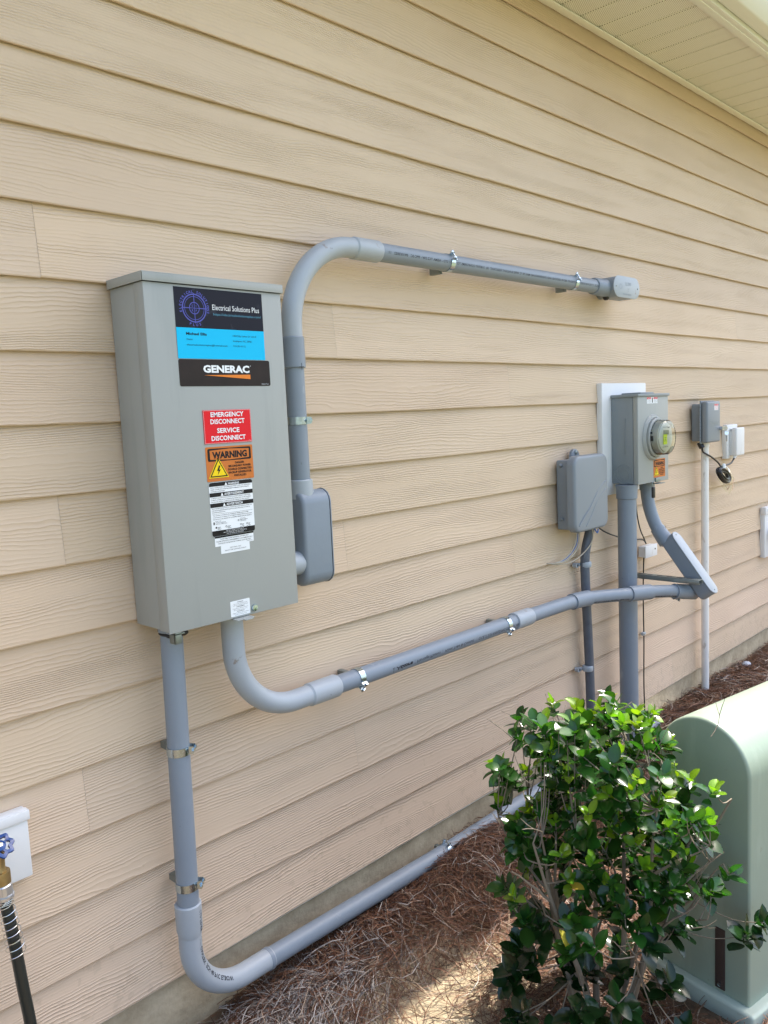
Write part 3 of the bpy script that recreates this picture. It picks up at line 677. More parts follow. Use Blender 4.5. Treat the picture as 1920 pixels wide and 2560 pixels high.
part('pipe_print', [text_wrap('Q.C.E.  2" SCH 40 RIGID PVC CONDUIT ABOVE GROUND AND UNDERGROUND MAX 90 °C WIRE SUNLIGHT RESISTANT  UL  3187597 CONFORMS TO UL651 STD - NEMA TC2 SW - PPC-SC   09/10/2022   11:', line, R2, 1.385, radians(6), .0088, w=1.365, flip=True, bold=.01)], M['ink'], hp, False)
part('pipe_mark', [box(1.6165, 1.6175, -.078-R2-.0062, -.078-R2-.0055, 1.930, 1.952), box(1.608, 1.626, -.078-R2-.0062, -.078-R2-.0055, 1.940, 1.9412)], M['ink'], up, False)
b, cv = body(up, (3.595, -.128, 2.3235), (1, 0, 0), (0, -1, 0), .245, .095, .085, name='conduit_body')
parts('hub', [tube([(3.385, -.078, 2.3205), (3.39, -.078, 2.3205), (3.50, -.078, 2.3205)], [R2+.004, R2+.007, R2+.009], 32), cyl((3.60, -.05, 2.3235), (3.60, .01, 2.3235), R2+.006, 24)], M['pvc'], b)
part('knockout_plug', [lathe([(.016, 0), (.014, .008), (.009, .014), (0, .015)], frame((3.508, -.074, 2.282), (1, 0, 0), (0, 0, -1)), 18)], M['black_rubber'], b)
Mx = frame((3.595, -.128-.0063, 2.3235), (1, 0, 0), (0, -1, 0))
part('lettering', [text_on('LL200', .01, .008, .016, Mx, .0004), text_on('2"', .012, -.018, .014, Mx, .0004), text_on('MADE IN CANADA', 0, -.036, .008, Mx, .0004, w=.08), ring_on(-.06, .0, .010, .012, Mx, .0004)], M['pvc'], cv, False)
# LB fitting at the right side of the box
b, cv = body(up, (1.688, -.085, 1.422), (0, 0, 1), (1, 0, 0), .296, .082, .106, name='conduit_body', cmat='pvc')
parts('hub', [tube([(1.617, -.078, 1.545), (1.617, -.078, 1.60), (1.617, -.078, 1.603)], [R2+.008, R2+.0065, R2+.004], 32), cyl((BX1-.002, -.085, 1.35), (1.60, -.085, 1.35), R2+.006, 28)], M['pvc_light'], b)
# middle run
md = thing('middle_conduit', 'grey conduit from box bottom elbowing right to the meter', 'conduit', (1.324, 0, .93))
pm = round_path([(1.324, -.088, 1.262), (1.324, -.088, .930), (1.71, -.088, .930)], .212, 20)
part('elbow', [tube(pm, R2+.0018, 32), tube([(1.575, -.088, .930), (1.588, -.088, .930), (1.593, -.088, .930), (1.703, -.088, .930), (1.707, -.088, .930)], [R2, R2+.002, R2+.006, R2+.0065, R2+.0045], 32)], M['pvc_light'], md)
lp = part('long_pipe', [tube([(1.69, -.088, .930), (2.72, -.088, .929)], R2, 32)], M['pvc'], md)
line = [(1.70, -.088, .930), (2.72, -.088, .929)]
part('pipe_print', [text_wrap('Atkore', line, R2, .26, radians(12), .013, w=.085, bold=.05), text_wrap('|', line, R2, .355, radians(12), .011),
     text_wrap('Heritage Plastics', line, R2, .368, radians(12), .0115, w=.125), text_wrap('|', line, R2, .505, radians(12), .011), text_wrap('Allied Tube & Conduit', line, R2, .52, radians(12), .0115, w=.17),
     text_wrap('|', line, R2, .705, radians(12), .011), text_wrap('Q.C.E. 2" SCH 40 RIGID PVC CONDUIT ABOVE', line, R2, .72, radians(12), .0115, w=.29),
     text_wrap('^', line, R2, .242, radians(4), .03, w=.012, bold=.02)], M['ink'], lp, False)
part('coupling', [tube([(2.688, -.088, .929), (2.690, -.088, .929), (2.800, -.089, .929), (2.802, -.089, .929)], [R2+.003, R2+.0055, R2+.0055, R2+.003], 32)], M['pvc_light'], md)
pb = [(2.79, -.089, .929), (3.02, -.092, .928), (3.17, -.100, .926), (3.26, -.114, .922), (3.36, -.145, .915), (3.46, -.183, .908), (3.56, -.218, .902), (3.66, -.252, .893), (3.74, -.285, .882), (3.80, -.308, .872)]
def smooth_path(P, k=6):
    P = [Vector(p) for p in P]; out = []
    for i in range(len(P)-1):
        p0 = P[max(0, i-1)]; p1 = P[i]; p2 = P[i+1]; p3 = P[min(len(P)-1, i+2)]
        for j in range(k):
            t = j/k; out.append(.5*((2*p1)+(p2-p0)*t+(2*p0-5*p1+4*p2-p3)*t*t+(3*p1-p0-3*p2+p3)*t**3))
    out.append(P[-1]); return out
pb = smooth_path(pb)
part('bent_pipe', [tube(pb, R2, 32)], M['pvc'], md)
Lb = sum((pb[i+1]-pb[i]).length for i in range(len(pb)-1))
sp1 = sub_path(pb, .335, .455, 6); part('bell_end', [tube([sp1[0]]+sp1+[sp1[-1]], [R2]+[R2+.0055]*7+[R2+.002], 32)], M['pvc'], md)
sp2 = sub_path(pb, .70, .83, 6); part('coupling', [tube([sp2[0]]+sp2+[sp2[-1]], [R2]+[R2+.006]*7+[R2], 32)], M['pvc'], md)
part('pipe_print', [text_wrap('RIGID PVC CONDUIT SUNLIGHT RESISTANT', pb, R2, .46, radians(40), .010, w=.22, bold=.02), text_wrap('ABOVE GROUND 2" SCH 40 RIGID PVC CONDUIT', pb, R2, .845, radians(46), .010, w=.2, bold=.02)], M['ink'], md, False)
# swept fitting standing out from the wall below the meter
FX = 3.845; dv = Vector((0, -.60, -.80)).normalized(); nv = Vector((0, -.80, .60)).normalized()
fc = Vector((FX-.004, -.340, 1.012))
b, cv = body(md, fc, dv, nv, .350, .078, .072, name='angled_conduit_body')
tp = Vector((FX, -.150, 1.150))
pd = smooth_path([(FX-.005, -.100, 1.405), (FX-.004, -.102, 1.33), (FX-.002, -.118, 1.25), (FX, -.150, 1.17), (FX, -.205, 1.095)], 6)
part('drop_elbow', [tube(pd, R2+.001, 32)], M['pvc'], md)
part('drop_hub', [tube(sub_path(pd, .0, .045, 2), R2+.006, 32)], M['pvc'], md)
parts('hub', [tube(sub_path(pd, .245, .33, 4), [R2+.005, R2+.0055, R2+.007, R2+.009, R2+.009], 32), tube([pb[-7], pb[-1], pb[-1]+(pb[-1]-pb[-7])*1.0], [R2+.006, R2+.007, R2+.007], 32)], M['pvc'], b)
part('pipe_mark', [box(-.009, .009, -.0006, .0006, 0, .0006, M=frame((FX-.004-.008, -.187-.012, 1.178), (.8, -.5, 0), (-.5, -.75, .35))), box(-.0006, .0006, -.009, .009, 0, .0006, M=frame((FX-.004-.008, -.187-.012, 1.178), (.8, -.5, 0), (-.5, -.75, .35)))], M['ink'], md, False)
# low run
lo = thing('low_conduit', 'grey conduit dropping from box and following the foundation', 'conduit', (1.13, 0, .14))
part('vertical_pipe', [tube([(1.137, -.075, 1.250), (1.124, -.075, .42)], R2, 32)], M['pvc'], lo)
part('hub', [cyl((1.137, -.075, 1.236), (1.137, -.075, 1.252), R2+.005, 24)], M['pvc'], lo)
part('sealant', [sphere((1.137, -.078, 1.232), .036, 18, (1, 1, .28)), sphere((1.160, -.095, 1.228), .014, 12, (1.1, 1, .6)), sphere((1.122, -.100, 1.229), .012, 12, (1.3, 1, .6))], M['seal'], lo)
pl = round_path([(1.124, -.073, .455), (1.122, -.070, .150), (1.40, -.060, .140)], .185, 18)
part('elbow', [tube(pl, R2+.002, 32), tube([(1.124, -.073, .460), (1.124, -.073, .457), (1.1235, -.073, .385), (1.1233, -.073, .365)], [R2+.004, R2+.007, R2+.0062, R2+.002], 32)], M['pvc_light'], lo)
part('pipe_print', [text_wrap('CARLON  2" SCH 40 90', pl, R2+.0065, .015, radians(-30), .012, w=.06, flip=False, bold=.03), text_wrap('||||| CANTEX  SCH 40 PVC ELBOW', pl, R2+.002, .10, radians(-34), .012, w=.24, bold=.03)], M['ink'], lo, False)
pl2 = smooth_path([(1.385, -.060, .1395), (1.60, -.056, .132), (1.9, -.052, .122), (2.3, -.050, .112), (2.8, -.050, .116), (3.4, -.052, .112), (4.0, -.060, .08)], 5)
part('ground_pipe', [tube(pl2, R2, 32)], M['pvc'], lo)
sp = sub_path(pl2, 0.0, .012, 2); part('coupling', [tube(sp, R2+.004, 32)], M['pvc'], lo)

# ------------------------------------------------------------------ strut arm
st = thing('strut_arm', 'slotted galvanised channel arm sticking out past the riser', 'bracket', (3.765, 0, .94))
x0, x1, z0, z1 = 3.744, 3.786, .925, .946
part('channel', [box(x0, x1, -.405, -.002, z1-.0025, z1, .0006), box(x0, x0+.0025, -.405, -.002, z0, z1-.0024, .0006), box(x1-.0025, x1, -.405, -.002, z0, z1-.0024, .0006), box(x0+.0025, x0+.009, -.405, -.002, z0, z0+.0025), box(x1-.009, x1-.0025, -.405, -.002, z0, z0+.0025)], M['galvanised'], st)
parts('slot', [prism(stadium(.028, .012), .0004, frame((3.765, -.05-.05*i, z1), (0, 1, 0), (0, 0, 1))) for i in range(7)], M['black'], st, False)
clamp((3.762, -.293, .8785), (.9, -.36, -.1), (0, 0, 1), -100, 'zinc clamp under the channel arm by the angled fitting', strut=False)

# ------------------------------------------------------------------ meter board, box, meter
mb = solo('mounting_board', [box(3.552, 4.000, -.021, .010, 1.352, 1.892, .0035)], M['white_trim'], 'white mounting board behind the electric meter box', 'mounting board', (3.776, 0, 1.352))
ms = thing('meter_box', 'grey metal meter socket box with round glass meter', 'electrical box', (3.79, 0, 1.402))
mx0, mx1, my, mz0, mz1 = 3.632, 3.952, -.162, 1.403, 1.832
part('cabinet', [box(mx0+.002, mx1-.002, my+.026, -.0225, mz0+.003, mz1-.006, .004)], M['enclosure_blue'], ms)
part('front_cover', [box(mx0, mx1, my, my+.0255, mz0, mz1-.010, .004, 3), box(mx0-.0005, mx1+.0005, my-.001, my+.028, mz0+.002, mz0+.0045, .0008)], M['enclosure_paint'], ms)
part('top_cap', [box(mx0-.006, mx1+.006, my-.006, -.0235, mz1-.012, mz1+.002, .003, 2), box(mx0+.09, mx1-.09, my+.03, -.03, mz1+.001, mz1+.010, .004)], M['enclosure_blue'], ms)
q = frame((mx0+.0015, -.085, 1.452), (0, -1, 0), (-1, 0, 0))
parts('knockout', [tube([tuple(q @ Vector((r*cos(a), r*sin(a), 0))) for a in [k*2*pi/40 for k in range(41)]], .0016, 6, False) for r in (.046, .031, .022)], M['enclosure_blue'], ms)
part('side_rib', [box(mx0-.0012, mx0+.002, -.098, -.093, 1.55, 1.72, .001)], M['enclosure_blue'], ms)
part('hasp', [box(3.80, 3.85, my-.007, my-.001, mz0-.001, mz0+.020, .001), box(3.79, 3.86, my-.026, my+.01, mz0-.009, mz0-.006, .001)], M['galvanised'], ms)
s = Sticker(ms, 3.7235, 1.786, 3.834, 1.817, 's_white', 0, y=my, label='small white and red sticker'); W, H = s.w, s.h
s.rect(0.001, H-.010, W*.40, H-.001, 's_red'); s.rect(W*.62, H-.010, W-.001, H-.001, 's_red')
s.text('DANGER', W*.21, H-.0078, .005, 's_white', lev=1, w=.032); s.text('PELIGRO', W*.81, H-.0078, .005, 's_white', lev=1, w=.032)
s.rect(W*.47, .004, W*.55, H-.003, 's_black', 0, 'symbol')
for i in range(4):
    s.text('Hazardous voltage inside', W*.21, H-.0145-.004*i, .0022, 'ink', w=.038); s.text('Voltaje peligroso adentro', W*.81, H-.0145-.004*i, .0022, 'ink', w=.036)
s.done()
warn_orange(ms, 3.787, 1.424, 3.912, 1.514, my, label='small orange warning sticker')
mt = thing('electric_meter', 'round glass electric meter with yellow tag on the meter box', 'electric meter', (3.785, my, 1.622))
q = frame((3.785, my, 1.622), (1, 0, 0), (0, -1, 0))
part('socket_ring', [lathe([(.112, 0), (.112, .003), (.106, .012), (.098, .014), (.094, .010), (.090, .010)], q, 48)], M['enclosure_paint'], mt)
part('lock_ring', [lathe([(.093, .006), (.095, .010), (.095, .024), (.091, .028), (.086, .028)], q, 48)], M['enclosure_paint'], mt)
part('meter_base', [lathe([(.079, .01), (.079, .056), (.076, .058), (.066, .058)], q, 48)], M['dial_face'], mt)
fp = part('face_plate', [lathe([(.070, .058), (.070, .064), (.068, .066), (0, .066)], q, 40)], M['dial_face'], mt)
part('display', [box(-.026, .026, .012, .034, .0665, .0685, M=q)], M['lcd'], fp, False)
part('yellow_tag', [box(-.034, .004, -.034, .014, .0690, .0698, M=q)], M['s_lime'], fp, False)
part('lettering', [text_on('kWh', .028, .042, .008, q, .0668, bold=.03), text_on('CL200 240V 3W', -.01, -.048, .006, q, .0668), text_on('TYPE AXR-SD 60Hz', -.006, .046, .005, q, .0668), text_on('METER', -.014, -.004, .005, q, .0702), text_on('SEAL', -.014, -.012, .005, q, .0702), text_on('DO NOT', -.014, -.020, .005, q, .0702)], M['ink'], fp, False)
part('side_port', [box(-.0855, -.080, -.014, .010, .018, .040, M=q)], M['black'], mt, False)
part('side_label', [box(-.0845, -.0820, .020, .030, .024, .036, M=q)], M['ink'], mt, False)
part('glass_dome', [lathe([(.084, .028), (.0840, .055), (.0825, .074), (.077, .081), (.066, .084), (0, .085)], q, 48)], M['glass'], mt)
lk = thing('barrel_lock', 'dark tagged lock hanging under the meter box', 'lock', (3.765, -.16, 1.345))
part('lock_body', [box(3.752, 3.776, -.178, -.166, 1.328, 1.383, .005, 3)], M['black'], lk)
part('wire_loop', [tube([(3.764+.011*cos(a), -.172, 1.392+.016*sin(a)) for a in [i*pi/8 for i in range(17)]], .0015, 8, False)], M['galvanised'], lk)
# riser
rs = thing('service_riser', 'thick grey vertical riser pipe under the meter box', 'conduit', (3.61, 0, .05))
rx = 3.637
part('pipe', [tube([(rx, -.098, .02), (rx, -.098, 1.37)], .0445, 40)], M['pvc'], rs)
part('coupling', [tube([(rx, -.098, 1.335), (rx, -.098, 1.338), (rx, -.098, 1.385), (rx, -.098, 1.403)], [.046, .0495, .0505, .054], 40)], M['pvc'], rs)

# ------------------------------------------------------------------ telecom box and its conduit
tb = thing('telecom_box', 'grey plastic telecom box with curved ribbed cover', 'telecom box', (3.2, 0, 1.245))
part('back_case', [box(3.165, 3.400, -.0765, -.003, 1.240, 1.552, .008, 3)], M['telecom_plastic'], tb)
cvp = rrect(0, 0, .292, .334, .040, 6)
def bulge(g, amp, x0, x1, z0, z1):
    v, f = g; o = []
    for a in v:
        t = (a[0]-x0)/(x1-x0); u2 = (a[2]-z0)/(z1-z0)
        k = max(0, 1-(2*t-1)**2)*max(0, 1-(2*u2-1)**4)
        o.append((a[0], a[1]-(amp*k if a[1] < -.095 else 0), a[2]+.010*(1-(2*t-1)**2)*(1 if u2 > .5 else -.4)))
    return o, f
bm = bmesh.new()
g = prism(cvp, .040, frame((3.135, -.077, 1.232), (1, 0, 0), (0, -1, 0)), bev=.014, seg=4)
# cut the front into a fine grid so that it can bulge
gv = []; gf = []
tcv = part('cover', [bulge(g, .0, 3.135, 3.427, 1.232, 1.566)], M['telecom_plastic'], tb, ang=45)
NX, NZ = 14, 14
for j in range(NZ+1):
    for i in range(NX+1):
        t, u2 = i/NX, j/NZ; px = 3.153+.256*t; pz = 1.250+.298*u2+.010*(1-(2*t-1)**2)*(2*u2-1)
        gv.append((px, -.1165-.007*(1-(2*t-1)**2)*(1-(2*u2-1)**2), pz))
for j in range(NZ):
    for i in range(NX): a = j*(NX+1)+i; gf.append((a, a+1, a+NX+2, a+NX+1))
part('front_panel', [(gv, gf)], M['telecom_plastic'], tcv, ang=60)
def arcs(pts, r=.0028): return tube(smooth_path(pts, 5), r, 8)
parts('swoosh_rib', [arcs([(3.165, -.1175, 1.262), (3.205, -.1205, 1.30), (3.25, -.1225, 1.335), (3.29, -.123, 1.375), (3.335, -.121, 1.415), (3.402, -.1175, 1.445)]), arcs([(3.225, -.1175, 1.255), (3.265, -.120, 1.30), (3.30, -.1215, 1.345), (3.345, -.120, 1.38), (3.402, -.1175, 1.408)])], M['telecom_plastic'], tcv)
part('mounting_ear', [lathe([(.034, 0), (.034, .012), (.030, .016), (0, .016)], frame((3.299, -.01, 1.562), (1, 0, 0), (0, -1, 0)), 24)], M['telecom_plastic'], tb)
part('screw', [lathe([(.010, 0), (.010, .004), (.006, .006), (0, .006)], frame((3.299, -.026, 1.580), (1, 0, 0), (0, -1, 0)), 16)], M['galvanised'], tb)
parts('side_lug', [sphere((3.163, -.03, 1.53), .009), sphere((3.163, -.03, 1.29), .009)], M['telecom_plastic'], tb)
parts('latch', [box(3.426, 3.430, -.105, -.092, 1.34, 1.36, .001), box(3.426, 3.430, -.105, -.092, 1.38, 1.40, .001)], M['black'], tb)
tcn = thing('telecom_conduit', 'dark weathered vertical conduit below the telecom box', 'conduit', (3.35, 0, .1))
part('pipe', [tube(smooth_path([(3.365, -.045, .02), (3.362, -.040, .55), (3.348, -.035, .95), (3.348, -.036, 1.10), (3.372, -.045, 1.20), (3.385, -.05, 1.262)], 6), .0215, 24)], M['pvc_dark'], tcn)
PG = 'light grey pipe straps on the dark conduit'
for zz, lab in ((1.055, 'upper light grey strap on the dark telecom conduit'), (.555, 'lower light grey strap on the dark telecom conduit')):
    o = thing('pipe_strap', lab, 'pipe strap', (3.35, 0, zz), PG)
    part('band', [tube([(3.350, -.037, zz-.013), (3.350, -.037, zz-.008), (3.350, -.037, zz+.008), (3.350, -.037, zz+.013)], [.0235, .026, .026, .0235], 24)], M['pvc_light'], o)
    part('nail_lug', [cyl((3.300, -.002, zz), (3.300, -.022, zz), .011, 16), box(3.295, 3.33, -.022, -.004, zz-.008, zz+.008, .003)], M['pvc_light'], o)
# loose wires
wr = thing('wire_bundle', 'loose beige and blue wires looping from telecom box into siding', 'wires', (3.2, 0, 1.1))
for i, (c, dx, dy) in enumerate((('wire_beige', 0, 0), ('wire_beige', .006, .004), ('wire_beige', .012, .009), ('wire_blue', .003, .006))):
    part('wire', [tube(smooth_path([(3.255+dx, -.045-dy, 1.258), (3.250+dx, -.05-dy, 1.20), (3.225+dx, -.05-dy, 1.155-dx), (3.17, -.04-dy*.6, 1.112-dx), (3.11, -.022, 1.096), (3.085, -.006+.0, 1.0975), (3.080, .01, 1.0985)], 6), .0028 if c == 'wire_beige' else .0016, 8)], M[c], wr)
part('wire', [tube(smooth_path([(3.35, -.07, 1.245), (3.355, -.075, 1.19), (3.345, -.065, 1.15), (3.29, -.05, 1.108), (3.21, -.038, 1.085), (3.13, -.025, 1.088), (3.085, -.004, 1.098)], 6), .0026, 8)], M['wire_beige'], wr)
part('wire', [tube(smooth_path([(3.365, -.07, 1.245), (3.372, -.078, 1.215), (3.395, -.075, 1.20), (3.41, -.07, 1.215)], 6), .0032, 8)], M['wire_blue'], wr)
# black cable to splitter box
bc = solo('coax_cable', [tube(smooth_path([(3.42, -.06, 1.245), (3.46, -.045, 1.215), (3.53, -.035, 1.185), (3.62, -.03, 1.155), (3.75, -.02, 1.12), (3.86, -.02, 1.10), (3.95, -.022, 1.085), (3.972, -.028, 1.062)], 6), .0036, 10)], M['black_rubber'], 'black cable from telecom box behind riser to white junction box', 'cable', (3.7, 0, 1.1))
bc2 = solo('coax_cable', [tube(smooth_path([(3.90, -.010, 1.352), (3.905, -.010, 1.25), (3.935, -.012, 1.15), (3.965, -.020, 1.09), (3.975, -.026, 1.062)], 6), .0034, 10)], M['black_rubber'], 'black cable hanging from behind meter board into white junction box', 'cable', (3.93, 0, 1.2))
bc3 = solo('ground_cable', [tube(smooth_path([(3.965, -.018, .99), (3.962, -.014, .8), (3.965, -.014, .55), (3.960, -.014, .3), (3.965, -.018, .06)], 6), .0034, 10)], M['black_rubber'], 'black cable running straight down below white junction box', 'cable', (3.965, 0, .5))
sp_ = thing('splitter_box', 'small white plastic junction box right of the riser', 'junction box', (4.0, 0, .995))
part('case', [box(3.935, 4.058, -.040, -.002, .993, 1.050, .004, 3)], M['white_trim'], sp_)
part('lid', [box(3.930, 4.063, -.046, -.038, .990, 1.053, .003, 2)], M['white_trim'], sp_)
part('screw', [lathe([(.004, 0), (.004, .002), (0, .003)], frame((4.035, -.0465, 1.028), (1, 0, 0), (0, -1, 0)), 12)], M['black'], sp_)
cc = thing('cable_clip', 'tiny pale clip pinning the black cable to siding', 'cable clip', (3.965, 0, .58))
part('clip', [box(3.945, 3.975, -.022, -.004, .572, .590, .004, 2)], M['pvc_light'], cc); part('nail', [cyl((3.95, -.025, .581), (3.95, 0, .581), .003, 8)], M['zinc'], cc)

# ------------------------------------------------------------------ irrigation controller and white pipe
ic = thing('controller_box', 'grey plastic irrigation controller box with keys in its lock', 'control box', (4.66, 0, 1.555))
part('back_case', [box(4.585, 4.745, -.058, -.001, 1.560, 1.772, .010, 3)], M['telecom_plastic'], ic)
part('hinge', [box(4.566, 4.752, -.066, -.058, 1.548, 1.788, .003, 2)]+[cyl((4.563, -.062, 1.565+.021*i), (4.563, -.062, 1.580+.021*i), .0055, 10) for i in range(10)], M['telecom_plastic'], ic)
dr = part('door', [box(4.568, 4.748, -.104, -.066, 1.552, 1.784, .012, 4)], M['telecom_plastic'], ic)
part('lettering', [text_on('Hunter', .09, .098, .028, frame((4.568, -.104, 1.552), (1, 0, 0), (0, -1, 0)), .0007, w=.125, bold=.05)], M['enclosure_blue'], dr, False)
s = Sticker(ic, 4.658, 1.733, 4.712, 1.768, 's_white', 0, y=-.104, label='small white and red sticker'); s.rect(.001, s.h-.010, s.w-.001, s.h-.001, 's_red'); s.text('DANGER', s.w/2, s.h-.008, .005, 's_white', lev=1, w=.04)
for i in range(4): s.text('HIGH VOLTAGE', s.w/2, s.h-.016-.005*i, .003, 's_red', lev=1, w=.04)
s.done()
part('lock', [cyl((4.738, -.100, 1.628), (4.738, -.122, 1.628), .012, 18)], M['chrome'], ic)
ky = thing('keys', 'two silver keys hanging from the controller lock', 'keys', (4.745, -.13, 1.6))
qk = frame((4.740, -.124, 1.628), (.25, -.97, 0), (-.97, -.25, 0))
part('key', [lathe([(.012, -.001), (.012, .001)], frame((4.742, -.134, 1.627), (0, 1, 0), (-.97, -.25, 0)), 20), box(-.006, .006, -.004, .004, -.001, .001, M=qk)], M['chrome'], ky)
part('key', [lathe([(.011, -.001), (.011, .001)], frame((4.744, -.140, 1.600), (0, 1, 0), (-.9, -.4, .1)), 20), prism([(-.0035, -.014), (.0035, -.014), (.0035, -.045), (0, -.05), (-.0035, -.045)], .002, frame((4.744, -.140, 1.600), (0, -1, 0), (-1, 0, 0)))], M['chrome'], ky)
part('key_ring', [tube([(4.743, -.137+.008*cos(a), 1.614+.008*sin(a)) for a in [i*pi/8 for i in range(17)]], .0011, 6, False)], M['chrome'], ky)
wp = solo('white_pipe', [tube([(4.672, -.045, .04), (4.670, -.045, 1.556)], .0212, 28), tube([(4.670, -.045, 1.528), (4.670, -.045, 1.556)], .024, 28)], M['white_pvc'], 'slim white vertical pipe under the controller box', 'pipe', (4.67, 0, .1))
# outlet with cord and bagged coil
ob = solo('outlet_board', [box(5.047, 5.214, -.022, .010, 1.430, 1.637, .004, 2)], M['white_trim'], 'white mounting board behind the small covered outlet', 'mounting board', (5.13, 0, 1.43))
ou = thing('outlet_cover', 'white weatherproof outlet cover on its white board', 'outlet cover', (5.14, -.02, 1.45))
part('base', [box(5.088, 5.205, -.038, -.0225, 1.448, 1.612, .004, 2)], M['white_trim'], ou)
part('lid', [box(5.083, 5.210, -.068, -.036, 1.446, 1.617, .008, 3)], M['white_trim'], ou)
part('hinge', [cyl((5.088, -.036, 1.602), (5.120, -.036, 1.602), .008, 12)], M['white_trim'], ou)
pc = thing('power_cord', 'black power cord sagging from controller box to outlet', 'cord', (4.85, 0, 1.4))
part('cord', [tube(smooth_path([(4.600, -.060, 1.530), (4.612, -.06, 1.500), (4.68, -.075, 1.470), (4.78, -.075, 1.430), (4.86, -.062, 1.400), (4.93, -.055, 1.398), (5.02, -.055, 1.405), (5.07, -.05, 1.42), (5.10, -.05, 1.443)], 6), .0052, 10)], M['black_rubber'], pc)
part('strain_relief', [cyl((4.596, -.045, 1.556), (4.600, -.06, 1.522), .016, 16, bev=.003)], M['black_rubber'], pc)
part('plug_tip', [cyl((5.085, -.05, 1.432), (5.103, -.05, 1.448), .008, 12)], M['white_trim'], pc)
cl = thing('cord_coil', 'bagged coil of black cord hanging in clear plastic', 'cord coil', (4.9, -.06, 1.33))
ws = []
for i in range(12):
    a_, b_ = .052+.0038*i, .018+.0022*i; ph = rng.normal()*.2; oy = rng.normal()*.010
    ws.append(tube([(4.90+(a_*cos(t))*cos(-.30)-b_*sin(t)*sin(-.30)+.006*sin(2*t+ph), -.06+oy+.008*sin(t+ph), 1.343+(a_*cos(t))*sin(-.30)+b_*sin(t)*cos(-.30)) for t in [k*2*pi/28 for k in range(29)]], .0045, 8, False))
part('coil', ws, M['black_rubber'], cl)
def bag():
    V = []; F = []; n, m_ = 12, 20
    for i in range(n+1):
        u3 = i/n; r = .012+.085*sin(pi*min(1, u3*1.02))**.7*(1 if u3 < .55 else 1.0-.55*(u3-.55))
        for k in range(m_):
            a = 2*pi*k/m_; wr_ = 1+.10*sin(5*a+i*1.3)+.05*sin(9*a)
            V.append((4.905+.055*u3+r*.80*cos(a)*wr_, -.062+r*.38*sin(a)*wr_, 1.395-.155*u3+.01*sin(3*a)-.02*cos(a)))
    for i in range(n):
        for k in range(m_): k2 = (k+1) % m_; F.append((i*m_+k, i*m_+k2, (i+1)*m_+k2, (i+1)*m_+k))
    return V, F
part('plastic_bag', [bag()], M['film'], cl)
part('tie', [tube([(4.893, -.062, 1.385), (4.900, -.062, 1.412)], [.015, .010], 12)], M['s_white'], cl)
# far right mounting block
fb = thing('wall_block', 'white wall block cut off by the right edge', 'mounting block', (5.9, 0, .72))
part('plate', [box(5.690, 5.90, -.024, .010, .716, 1.056, .004, 2)], M['white_trim'], fb)
part('cap', [box(5.683, 5.91, -.032, .0, 1.010, 1.062, .004, 2)], M['white_trim'], fb)
part('vent_hood', [lathe([(.05, 0), (.05, .06), (.045, .065), (0, .065)], frame((5.79, -.024, .88), (1, 0, 0), (0, -1, 0)), 24)], M['white_trim'], fb)

# ------------------------------------------------------------------ hose bib
hb = thing('tap_plate', 'white wall block behind the tap at the left edge', 'mounting block', (.68, 0, .7))
part('plate', [box(.585, .737, -.020, .010, .697, .870, .004, 2)], M['white_trim'], hb)
part('cap', [box(.580, .741, -.026, .0, .843, .868, .003, 2)], M['white_trim'], hb)
tpz = thing('garden_tap', 'brass garden tap with a blue scalloped handle', 'tap', (.64, -.1, .8))
tx, ty = .625, -.122
hv = frame((tx+.004, ty-.008, .857), (1, 0, 0), (-.05, -.62, .78))
def handle():
    V = []; F = []; n = 48
    for k in range(n):
        a = 2*pi*k/n; r = .0290+.0030*cos(8*a)
        for (dr, h) in ((-.009, -.004), (0, -.003), (.001, 0), (0, .003), (-.009, .004)): V.append(tuple(hv @ Vector(((r+dr)*cos(a), (r+dr)*sin(a), h))))
    for k in range(n):
        k2 = (k+1) % n
        for j in range(5): j2 = (j+1) % 5; F.append((k*5+j, k2*5+j, k2*5+j2, k*5+j2))
    return V, F
hd = part('handle', [handle()]+[box(.006, .026, -.003, .003, -.002, .002, M=hv @ Matrix.Rotation(a*pi/2+.4, 4, 'Z')) for a in range(4)]+[lathe([(.013, -.004), (.013, .003), (.008, .006), (0, .006)], hv, 20)], M['blue_enamel'], tpz)
part('handle_screw', [lathe([(.006, .005), (.006, .008), (0, .009)], hv, 6)], M['chrome'], hd)
part('stem', [tube([tuple(hv @ Vector((0, 0, 0))), tuple(hv @ Vector((0, 0, -.045)))], [.007, .010], 16)], M['brass'], tpz)
part('tap_body', [lathe([(.010, 0), (.017, .004), (.017, .018), (.014, .020), (.014, .045), (.0165, .050), (.0165, .062), (.012, .064)][::1], frame((tx+.003, ty+.005, .843), (1, 0, 0), (.0, .05, -1)), 8),
     tube(smooth_path([(tx, -.021, .800), (tx, -.06, .800), (tx+.001, -.095, .798), (tx+.003, ty+.004, .800)], 4), .0135, 20), lathe([(.020, 0), (.0205, .003), (.0205, .028), (.018, .031)], frame((tx+.004, ty+.004, .7925), (1, 0, 0), (0, 0, -1)), 24)], M['brass'], tpz, ang=25)
hs = thing('garden_hose', 'black hose with wire spring guard hanging from the tap', 'hose', (.65, -.12, .4))
hpth = smooth_path([(tx+.005, ty+.004, .770), (tx+.007, ty+.002, .72), (tx+.016, ty, .62), (tx+.025, ty, .50), (tx+.034, ty+.002, .40), (tx+.042, ty+.004, .25), (tx+.05, ty+.0, .10), (tx+.10, ty-.06, .035)], 8)
part('hose_tube', [tube(hpth, .0135, 20)], M['hose_green'], hs)
